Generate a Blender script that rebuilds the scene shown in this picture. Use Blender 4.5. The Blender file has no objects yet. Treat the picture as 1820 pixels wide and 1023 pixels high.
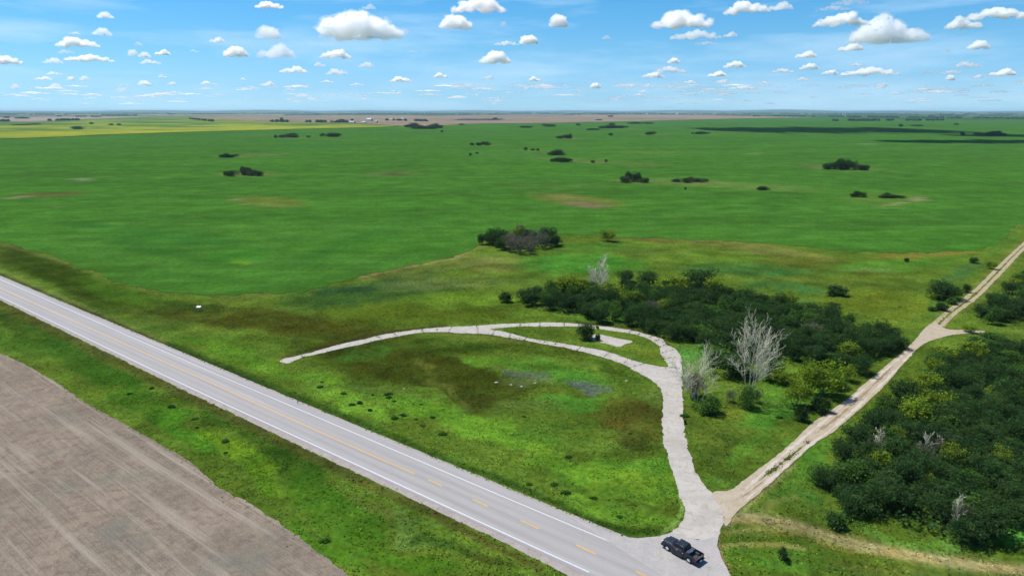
import bpy, bmesh, math, random
import numpy as np
from mathutils import Vector, Matrix
from mathutils.geometry import delaunay_2d_cdt

R = math.radians
SC = bpy.context.scene
COL = SC.collection

# ------------------------------------------------------------------ camera, sky, sun, exposure
CAM_H = 58.0
FPX = 1213.0                       # focal length in pixels of the 1820 px wide photograph
HOR = 197.0                        # eye level in the photograph
TH = math.atan((511.5 - HOR) / FPX)
SUN_EL, SUN_AZ = 63.0, -66.0       # azimuth measured from +Y towards +X
CLIP = 300000.0

cam = bpy.data.cameras.new('camera')
cam.sensor_width = 36.0
cam.lens = FPX / 1820.0 * 36.0
cam.clip_start = 0.5
cam.clip_end = CLIP
camo = bpy.data.objects.new('camera', cam)
COL.objects.link(camo)
camo.location = (0, 0, CAM_H)
camo.rotation_euler = (math.pi / 2 - TH, 0, 0)
SC.camera = camo

w = bpy.data.worlds.new('World')
SC.world = w
w.use_nodes = True
wn = w.node_tree
wn.nodes.clear()
wo = wn.nodes.new('ShaderNodeOutputWorld')
bg = wn.nodes.new('ShaderNodeBackground')
sky = wn.nodes.new('ShaderNodeTexSky')
sky.sky_type = 'NISHITA'
sky.sun_disc = False
sky.sun_elevation = R(SUN_EL)
sky.sun_rotation = R(SUN_AZ % 360)
sky.air_density = 1.0
sky.dust_density = 0.0
sky.ozone_density = 3.0
sky.altitude = 600
hs = wn.nodes.new('ShaderNodeHueSaturation')
hs.inputs['Saturation'].default_value = 1.25
hs.inputs['Value'].default_value = 1.0
mul = wn.nodes.new('ShaderNodeMix')
mul.data_type = 'RGBA'
mul.blend_type = 'MULTIPLY'
mul.inputs['Factor'].default_value = 1.0
stc = wn.nodes.new('ShaderNodeTexCoord')
ssp = wn.nodes.new('ShaderNodeSeparateXYZ')
srp = wn.nodes.new('ShaderNodeValToRGB')          # clears the low sky's green cast, as the camera's colours do
wn.links.new(stc.outputs['Generated'], ssp.inputs[0])
wn.links.new(ssp.outputs[2], srp.inputs[0])
el = srp.color_ramp.elements
el[0].position = 0.003; el[0].color = (0.335, 0.62, 1.16, 1)
el[1].position = 0.40; el[1].color = (0.50, 0.88, 1.0, 1)
for p_, c_ in ((0.018, (0.35, 0.60, 1.04, 1)), (0.039, (0.39, 0.617, 0.95, 1)), (0.08, (0.417, 0.676, 0.87, 1)), (0.16, (0.405, 0.774, 0.89, 1))):
    e_ = el.new(p_); e_.color = c_
wn.links.new(srp.outputs[0], mul.inputs[7])
wn.links.new(sky.outputs[0], hs.inputs['Color'])
wn.links.new(hs.outputs[0], mul.inputs[6])
vm = wn.nodes.new('ShaderNodeMapping')
vm.inputs['Scale'].default_value = (2.2, 2.2, 16.0)
wn.links.new(stc.outputs['Generated'], vm.inputs['Vector'])
vn = wn.nodes.new('ShaderNodeTexNoise')
vn.inputs['Scale'].default_value = 1.6
vn.inputs['Detail'].default_value = 6.0
vn.inputs['Roughness'].default_value = 0.6
wn.links.new(vm.outputs[0], vn.inputs['Vector'])
vr = wn.nodes.new('ShaderNodeMapRange')
for i_, v_ in ((1, .47), (2, .72), (3, 0.0), (4, .55)):
    vr.inputs[i_].default_value = v_
wn.links.new(vn.outputs[0], vr.inputs[0])
vmx = wn.nodes.new('ShaderNodeMix')
vmx.data_type = 'RGBA'
vmx.inputs[7].default_value = (4.4, 6.0, 7.4, 1)
wn.links.new(vr.outputs[0], vmx.inputs[0])
wn.links.new(mul.outputs[2], vmx.inputs[6])
wn.links.new(vmx.outputs[2], bg.inputs['Color'])
bg.inputs['Strength'].default_value = 0.112
wn.links.new(bg.outputs[0], wo.inputs[0])

sun = bpy.data.lights.new('sun', 'SUN')
sun.energy = 5.0
sun.angle = R(0.53)
sun.color = (1.0, 0.955, 0.89)
suno = bpy.data.objects.new('sun', sun)
COL.objects.link(suno)
SUN_DIR = Vector((math.sin(R(SUN_AZ)) * math.cos(R(SUN_EL)), math.cos(R(SUN_AZ)) * math.cos(R(SUN_EL)), math.sin(R(SUN_EL))))
suno.rotation_euler = SUN_DIR.to_track_quat('Z', 'Y').to_euler()
suno.location = (0, 0, 500)

SC.view_settings.view_transform = 'Standard'
SC.view_settings.look = 'None'
SC.view_settings.gamma = 1.0
SC.view_settings.exposure = 0.42
SC.view_settings.use_curve_mapping = False
SC.render.engine = 'CYCLES'
SC.cycles.use_denoising = True
SC.cycles.max_bounces = 24
SC.cycles.diffuse_bounces = 3
SC.cycles.glossy_bounces = 3
SC.cycles.transmission_bounces = 4
SC.cycles.volume_bounces = 22
SC.cycles.transparent_max_bounces = 48

rs = np.random.RandomState(7)
random.seed(7)

# ------------------------------------------------------------------ photograph <-> ground
CT, ST = math.cos(TH), math.sin(TH)


def at(px, py, z=0.0):
    """ground point (at height z) seen at a photograph pixel"""
    u = (px - 910) / FPX
    v = (511.5 - py) / FPX
    t = (CAM_H - z) / (ST - v * CT)
    return (u * t, (CT + v * ST) * t)


def proj(x, y, z=0.0):
    x = np.asarray(x, float); y = np.asarray(y, float)
    dz = z - CAM_H
    dep = y * CT - dz * ST
    upv = y * ST + dz * CT
    dep = np.where(dep < 1e-3, 1e-3, dep)
    return 910 + FPX * x / dep, 511.5 - FPX * upv / dep


def ppm(px, py):
    """pixels of the photograph per metre at a ground point"""
    x, y = at(px, py)
    return FPX / (y * CT + CAM_H * ST)


def hgt(px, yb, yt):
    """height of an upright thing whose foot is at yb and whose top is at yt"""
    x, y = at(px, yb)
    v = (511.5 - yt) / FPX
    # (y*ST + (z-h)*CT) / (y*CT-(z-h)*ST) = v
    d = (v * y * CT - y * ST) / (CT + v * ST)
    return CAM_H + d


def W(pts, z=0.0):
    return [at(a, b, z) for a, b in pts]


# ------------------------------------------------------------------ numpy noise
_perm = rs.randint(0, 1 << 30, 65536)


def _h(ix, iy, s):
    k = (ix * 73856093) ^ (iy * 19349663) ^ (s * 83492791)
    return (_perm[np.mod(k, 65536)] & 0xffff) / 65535.0


def vnoise(x, y, s=0):
    ix = np.floor(x).astype(np.int64); iy = np.floor(y).astype(np.int64)
    fx = x - ix; fy = y - iy
    fx = fx * fx * (3 - 2 * fx); fy = fy * fy * (3 - 2 * fy)
    a = _h(ix, iy, s); b = _h(ix + 1, iy, s); c = _h(ix, iy + 1, s); d = _h(ix + 1, iy + 1, s)
    return (a * (1 - fx) + b * fx) * (1 - fy) + (c * (1 - fx) + d * fx) * fy


def fbm(x, y, o=4, s=0):
    t = 0; a = 0.5; n = 0
    for i in range(o):
        t = t + a * vnoise(x * 2 ** i + 17.3 * i, y * 2 ** i - 9.1 * i, s + i)
        n += a; a *= 0.5
    return t / n


def lin(c):
    c = np.asarray(c, float) / 255.0
    return np.where(c <= 0.04045, c / 12.92, ((c + 0.055) / 1.055) ** 2.4)


KALB = 0.512       # shown value -> surface reflectance


def alb(c):
    return tuple(float(v) for v in lin(c) * KALB)


# ------------------------------------------------------------------ node helpers
def newmat(name):
    m = bpy.data.materials.new(name)
    m.use_nodes = True
    nt = m.node_tree
    nt.nodes.clear()
    out = nt.nodes.new('ShaderNodeOutputMaterial')
    return m, nt, out


def N(nt, typ, ins=None, **kw):
    n = nt.nodes.new(typ)
    for k, v in kw.items():
        setattr(n, k, v)
    if ins:
        for k, v in ins.items():
            if isinstance(v, bpy.types.NodeSocket):
                nt.links.new(v, n.inputs[k])
            else:
                n.inputs[k].default_value = v
    return n


def noise(nt, vec, scale, detail=3, rough=0.55, dist=0.0):
    return N(nt, 'ShaderNodeTexNoise', {'Vector': vec, 'Scale': scale, 'Detail': detail, 'Roughness': rough, 'Distortion': dist}).outputs[0]


def mrange(nt, v, a, b, c, d):
    return N(nt, 'ShaderNodeMapRange', {0: v, 1: a, 2: b, 3: c, 4: d}).outputs[0]


def math_(nt, op, a, b=0.0):
    n = N(nt, 'ShaderNodeMath', {0: a, 1: b}, operation=op)
    return n.outputs[0]


def mixc(nt, f, a, b, mode='MIX'):
    n = nt.nodes.new('ShaderNodeMix')
    n.data_type = 'RGBA'; n.blend_type = mode
    for k, v in ((0, f), (6, a), (7, b)):
        if isinstance(v, bpy.types.NodeSocket):
            nt.links.new(v, n.inputs[k])
        else:
            n.inputs[k].default_value = v if not isinstance(v, tuple) or len(v) == 4 else (*v, 1)
    return n.outputs[2]


def stretch(nt, vec, s, rot=0.0):
    return N(nt, 'ShaderNodeMapping', {'Vector': vec, 'Scale': s, 'Rotation': (0, 0, rot)}).outputs[0]


def principled(nt, out, col, rough=0.8, bump=None, bs=0.3, bd=0.1, **ex):
    p = nt.nodes.new('ShaderNodeBsdfPrincipled')
    if isinstance(col, bpy.types.NodeSocket):
        nt.links.new(col, p.inputs['Base Color'])
    else:
        p.inputs['Base Color'].default_value = (*col[:3], 1)
    if isinstance(rough, bpy.types.NodeSocket):
        nt.links.new(rough, p.inputs['Roughness'])
    else:
        p.inputs['Roughness'].default_value = rough
    for k, v in ex.items():
        p.inputs[k.replace('_', ' ')].default_value = v
    if bump is not None:
        b = N(nt, 'ShaderNodeBump', {'Height': bump, 'Strength': bs, 'Distance': bd})
        nt.links.new(b.outputs[0], p.inputs['Normal'])
    nt.links.new(p.outputs[0], out.inputs[0])
    return p


def pmat(name, col, rough=0.5, **ex):
    """plain material with a faint procedural unevenness"""
    m, nt, out = newmat(name)
    tc = N(nt, 'ShaderNodeTexCoord').outputs['Object']
    n = noise(nt, tc, 6.0, 3)
    c = mixc(nt, mrange(nt, n, 0.3, 0.7, 0, 1), tuple(v * 0.88 for v in col), tuple(min(1, v * 1.12) for v in col))
    principled(nt, out, c, rough, **ex)
    return m


# ------------------------------------------------------------------ mesh helpers
def mesh_np(name, v, f, colors=None, smooth=False):
    """v (n,3), f (m,k) arrays"""
    v = np.asarray(v, np.float32); f = np.asarray(f, np.int32)
    me = bpy.data.meshes.new(name)
    n, k = f.shape
    me.vertices.add(len(v)); me.vertices.foreach_set('co', v.ravel())
    me.loops.add(n * k); me.loops.foreach_set('vertex_index', f.ravel())
    me.polygons.add(n)
    me.polygons.foreach_set('loop_start', np.arange(0, n * k, k, dtype=np.int32))
    me.polygons.foreach_set('loop_total', np.full(n, k, np.int32))
    if smooth:
        me.polygons.foreach_set('use_smooth', np.ones(n, bool))
    me.update(calc_edges=True)
    if colors is not None:
        a = me.color_attributes.new('tint', 'FLOAT_COLOR', 'POINT')
        c = np.ones((len(v), 4), np.float32); c[:, :3] = colors
        a.data.foreach_set('color', c.ravel())
    return me


def link(name, me, mat=None, parent=None, loc=None):
    o = bpy.data.objects.new(name, me)
    COL.objects.link(o)
    if mat is not None and me is not None and len(me.materials) == 0:
        me.materials.append(mat)
    if parent is not None:
        o.parent = parent
    if loc is not None:
        o.location = loc
    return o


def tag(o, label=None, cat=None, group=None, kind=None):
    if label: o['label'] = label
    if cat: o['category'] = cat
    if group: o['group'] = group
    if kind: o['kind'] = kind
    return o


def struct(o, label=None):
    o['kind'] = 'structure'
    if label: o['label'] = label
    return o


def empty(name, loc, rz=0.0):
    o = bpy.data.objects.new(name, None)
    COL.objects.link(o)
    o.location = loc
    o.rotation_euler = (0, 0, rz)
    o.empty_display_size = 0.5
    return o


def kids(o, table={}):
    return [c for c in o.children]


def copy_tree(o, parent=None):
    c = o.copy(); COL.objects.link(c); c.parent = parent
    for ch in list(o.children):
        copy_tree(ch, c)
    return c


def resample(pts, step, closed=False, jit=0.0, seed=1, smooth=True):
    """Catmull-Rom through pts, resampled about every step metres, jittered by value noise"""
    P = np.array(pts, float)
    n = len(P)
    outp = []
    rng = range(n if closed else n - 1)
    for i in rng:
        if closed:
            p0, p1, p2, p3 = P[(i - 1) % n], P[i], P[(i + 1) % n], P[(i + 2) % n]
        else:
            p1, p2 = P[i], P[i + 1]
            p0 = P[i - 1] if i > 0 else 2 * p1 - p2
            p3 = P[i + 2] if i + 2 < n else 2 * p2 - p1
        L = np.linalg.norm(p2 - p1)
        st = step(p1) if callable(step) else step
        m = max(1, min(400, int(L / st)))
        for j in range(m):
            t = j / m
            if smooth:
                q = 0.5 * ((2 * p1) + (-p0 + p2) * t + (2 * p0 - 5 * p1 + 4 * p2 - p3) * t * t + (-p0 + 3 * p1 - 3 * p2 + p3) * t ** 3)
            else:
                q = p1 * (1 - t) + p2 * t
            outp.append(q)
    if not closed:
        outp.append(P[-1])
    q = np.array(outp)
    if jit:
        g = np.random.RandomState(seed)
        dd = np.hypot(q[:, 0], q[:, 1])
        j = jit if not callable(jit) else None
        a = (fbm(q[:, 0] * 0.9, q[:, 1] * 0.9, 3, seed) - 0.5) * 2
        b = (fbm(q[:, 0] * 0.9 + 50, q[:, 1] * 0.9, 3, seed + 9) - 0.5) * 2
        q[:, 0] += a * j; q[:, 1] += b * j
    return q


def inside(poly, x, y):
    P = np.asarray(poly, float)
    x = np.asarray(x, float); y = np.asarray(y, float)
    r = np.zeros(x.shape, bool)
    n = len(P)
    j = n - 1
    for i in range(n):
        xi, yi = P[i]; xj, yj = P[j]
        if yi != yj:
            c = ((yi > y) != (yj > y)) & (x < (xj - xi) * (y - yi) / (yj - yi) + xi)
            r ^= c
        j = i
    return r


def dist_line(x, y, pts):
    x = np.asarray(x, float); y = np.asarray(y, float)
    d = np.full(x.shape, 1e18)
    for (x0, y0), (x1, y1) in zip(pts[:-1], pts[1:]):
        dx, dy = x1 - x0, y1 - y0
        L = dx * dx + dy * dy + 1e-12
        t = np.clip(((x - x0) * dx + (y - y0) * dy) / L, 0, 1)
        d = np.minimum(d, (x - x0 - t * dx) ** 2 + (y - y0 - t * dy) ** 2)
    return np.sqrt(d)


def sheet(name, poly, z, mat, inner=None, colfn=None, skirt=0.0, parent=None):
    """flat sheet with the outline poly (list/array of xy); inner = extra points inside, for colour"""
    P = [Vector((float(a), float(b))) for a, b in poly]
    n = len(P)
    vs = list(P)
    if inner is not None and len(inner):
        vs += [Vector((float(a), float(b))) for a, b in inner]
    edges = [(i, (i + 1) % n) for i in range(n)]
    r = delaunay_2d_cdt(vs, edges, [list(range(n))], 1, 1e-5)
    v2 = np.array([(a.x, a.y) for a in r[0]]); f = np.array([t for t in r[2] if len(t) == 3])
    v = np.zeros((len(v2), 3)); v[:, :2] = v2; v[:, 2] = z
    # upward faces
    a, b, c = v2[f[:, 0]], v2[f[:, 1]], v2[f[:, 2]]
    cr = (b[:, 0] - a[:, 0]) * (c[:, 1] - a[:, 1]) - (b[:, 1] - a[:, 1]) * (c[:, 0] - a[:, 0])
    f[cr < 0] = f[cr < 0][:, ::-1]
    if skirt:
        m0 = len(v)
        pv = np.array([(p.x, p.y, z) for p in P]); pl = pv.copy(); pl[:, 2] = z - skirt
        v = np.vstack([v, pv, pl])
        i = np.arange(n); j = (i + 1) % n
        f = np.vstack([f, np.stack([m0 + i, m0 + j, m0 + n + j], 1), np.stack([m0 + i, m0 + n + j, m0 + n + i], 1)])
    cols = colfn(v[:, 0], v[:, 1]) if colfn else None
    me = mesh_np(name, v, f, cols)
    return link(name, me, mat, parent)


# ------------------------------------------------------------------ where everything lies (photograph pixels)
CROP_EDGE = [(-200, 395), (-90, 412), (0, 430), (60, 444), (130, 467), (190, 493), (255, 512), (300, 519), (360, 523.5), (440, 524), (520, 520), (580, 508),
             (640, 492), (700, 478), (760, 466), (800, 458), (835, 445), (848, 436), (858, 424), (900, 417), (1000, 417), (1060, 419), (1100, 422), (1180, 424),
             (1250, 427), (1330, 430), (1400, 435), (1480, 444), (1560, 449), (1620, 450), (1700, 446), (1755, 439), (1782, 425), (1800, 408), (1820, 393),
             (1900, 335), (2100, 270)]
CROP_FAR = [(2100, 214), (1700, 213), (1430, 210), (1300, 211.5), (1200, 214), (1100, 216.8), (1000, 219), (900, 219.5), (860, 220.5), (740, 226), (705, 225), (620, 228),
            (500, 231), (350, 235), (170, 241), (100, 245), (0, 248), (-250, 256)]
CANOLA = [(-250, 255.5), (0, 247.5), (100, 244.5), (170, 240.5), (350, 234.6), (500, 230.6), (620, 227.6), (704, 224.6), (640, 221), (560, 218.5), (480, 217), (400, 212.5),
          (320, 208.7), (240, 209.2), (150, 212.5), (60, 217), (0, 216.5), (-250, 217.5)]
PALE_SOIL = [(-250, 209), (0, 208.3), (100, 207.2), (260, 207.4), (235, 208.6), (150, 211.8), (60, 216), (0, 215.8), (-250, 217)]
PINK_SOIL = [(340, 208.6), (480, 206), (600, 206.4), (700, 207), (860, 204.6), (960, 203.7), (1060, 204), (1200, 204.6), (1300, 206), (1430, 208.2), (1430, 209),
             (1300, 211), (1200, 213.5), (1090, 216.2), (1000, 218.2), (860, 219.8), (742, 225), (710, 223.5), (640, 219.8), (560, 217.6), (480, 216.2), (410, 212)]
DIRT_EDGE = [(-120, 590), (0, 627), (89, 673), (150.5, 714), (219, 752), (274, 782.5), (342, 823.5), (393, 868), (445, 895), (513, 940), (564, 981), (612, 1015), (680, 1075), (800, 1180)]
# highway: outer edges and lines
HW_FAR = [(0, 490.8), (300, 617.5), (600, 744), (900, 868), (1000, 909.5)]
HW_NEAR = [(0, 533), (300, 680), (600, 824), (900, 966), (1003, 1018)]
LINE_FAR = [(0, 496.6), (300, 628), (600, 756.6), (900, 884.6), (1105, 971)]
LINE_NEAR = [(0, 527.3), (300, 670.6), (600, 809.8), (900, 949), (1047, 1016.5)]
LINE_MID = [(0, 511.5), (300, 646.5), (600, 781.5), (737, 841.7)]
DASHES = [((761, 852), (786, 863.5)), ((840, 887), (868, 900)), ((925, 924.5), (959, 939.8)), ((1024, 968), (1059, 984.5)), ((1130, 1015), (1175, 1036))]

CONCRETE = [(496.7, 640.4), (536, 631), (574, 620.6), (605, 612), (647, 603), (668, 597.6), (709.7, 590), (751.5, 585), (793, 581), (824.5, 580), (860, 578), (880, 576.3),
            (946, 574), (979, 573), (1025, 575), (1056, 578.5), (1089, 582), (1122, 587), (1155, 596), (1177, 602.7), (1183.5, 611.5), (1199, 620), (1209, 633.5), (1212, 651),
            (1212, 673), (1213.7, 710.6), (1215.4, 758.5), (1224, 797), (1237, 839), (1252.5, 863), (1268, 879), (1285, 905), (1289.5, 935), (1277, 953), (1275, 970), (1283, 992), (1292, 1009),
            (1304, 1035), (1340, 1090), (1420, 1180), (1150, 1180), (1000, 1050), (950, 905), (1000, 909.5), (1066, 943), (1108, 954.5), (1133, 956), (1166, 953.5), (1190, 947), (1205, 937), (1216, 920), (1217, 905),
            (1213, 892), (1204.5, 870), (1193.6, 832.7), (1185, 800), (1181, 793), (1178, 758.5), (1178, 717.5), (1175, 693.5), (1161, 677), (1133, 662), (1111, 649), (1067, 633.5), (1012, 620),
            (968, 611.5), (913, 601.6), (880, 596), (860, 593.4), (814, 592), (793, 590), (751.5, 591), (720, 595.5), (678, 603), (647, 611), (605, 619.5), (574, 627), (538.5, 635), (514.5, 645.6)]
CONCRETE_PATH = CONCRETE[:CONCRETE.index((1289.5, 935))] + [(1280, 948), (1240, 960), (1195, 945)] + CONCRETE[CONCRETE.index((1205, 937)):]
APRON = [(1000, 909.5), (1066, 943), (1108, 954.5), (1133, 956), (1166, 953.5), (1190, 947), (1195, 945), (1240, 960), (1280, 948), (1277, 953), (1275, 970), (1283, 992), (1292, 1009), (1304, 1035), (1340, 1090), (1420, 1180)]
ISLAND = [(872.5, 585.4), (919.6, 580.7), (979, 580.7), (1025, 580.7), (1056, 584), (1089, 588.5), (1122, 593), (1150.5, 601.6), (1166, 611.5), (1172.5, 618), (1174.7, 631), (1181, 640),
          (1185.7, 652), (1144, 645.6), (1111, 635.7), (1078, 624.7), (1034, 616), (990, 609), (937, 600.5), (913, 594), (890, 588)]
PAD = [(1051.5, 596), (1066, 595), (1095, 601), (1124, 607), (1112, 612), (1100, 617.5), (1085, 613), (1068, 609), (1049, 603.5)]
GRAVEL = [(1266, 877), (1285, 873), (1303, 868), (1357, 827), (1405, 789), (1440, 755), (1474, 731), (1508, 707), (1539, 680), (1569, 655), (1610, 620), (1630, 600), (1646, 581), (1661, 573),
          (1668, 576), (1675, 582), (1690, 586), (1720, 586.5), (1752, 589), (1750, 591), (1715, 593), (1684, 597), (1641, 612), (1610, 641), (1580, 677), (1542, 714), (1504, 748), (1474, 772), (1446, 789),
          (1412, 820), (1378, 851), (1347, 878), (1309, 909), (1291, 935), (1283, 905)]
RUT_L = [(1661, 574), (1689, 550.5), (1715, 531), (1743, 507.5), (1766, 484), (1788, 462), (1818, 434), (1870, 385), (1960, 320)]
RUT_R = [(1672, 582), (1689, 563), (1710.5, 546), (1736, 527), (1758, 505), (1775, 488), (1801, 460), (1822, 439), (1876, 389), (1966, 323)]
DIRT_TRACK = [(1290, 925), (1313, 917), (1345, 921), (1405, 933), (1474, 953), (1542, 970), (1645, 990), (1747, 1007), (1830, 1015), (1950, 1020)]

WOOD_R = [(1466, 872), (1500, 904), (1570, 929), (1640, 946), (1690, 968), (1738, 974), (1775, 956), (1830, 940), (1960, 930), (2050, 800), (1990, 660), (1830, 624), (1745, 622), (1700, 624), (1680, 636), (1622, 692),
          (1548, 738), (1516, 765), (1516, 800), (1472, 836)]
WOOD_C = [(915, 535), (960, 519), (1060, 517), (1150, 517), (1240, 510), (1300, 528), (1400, 545), (1470, 560), (1540, 592), (1592, 607), (1600, 622), (1560, 640), (1525, 672), (1480, 655), (1400, 650), (1330, 640), (1270, 628), (1245, 612),
          (1200, 608), (1150, 595), (1110, 578), (1080, 580), (1030, 562), (970, 556), (935, 545)]
WOOD_T = [(1840, 492), (1806, 512), (1770, 538), (1740, 560), (1730, 574), (1765, 578), (1840, 580), (2050, 585), (2120, 500)]

wCROP = W(CROP_EDGE) ; wCONC = W(CONCRETE); wISL = W(ISLAND); wGRAV = W(GRAVEL)

# ------------------------------------------------------------------ colour of the ground cover, metre by metre
BASE = (78, 112, 30)
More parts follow.
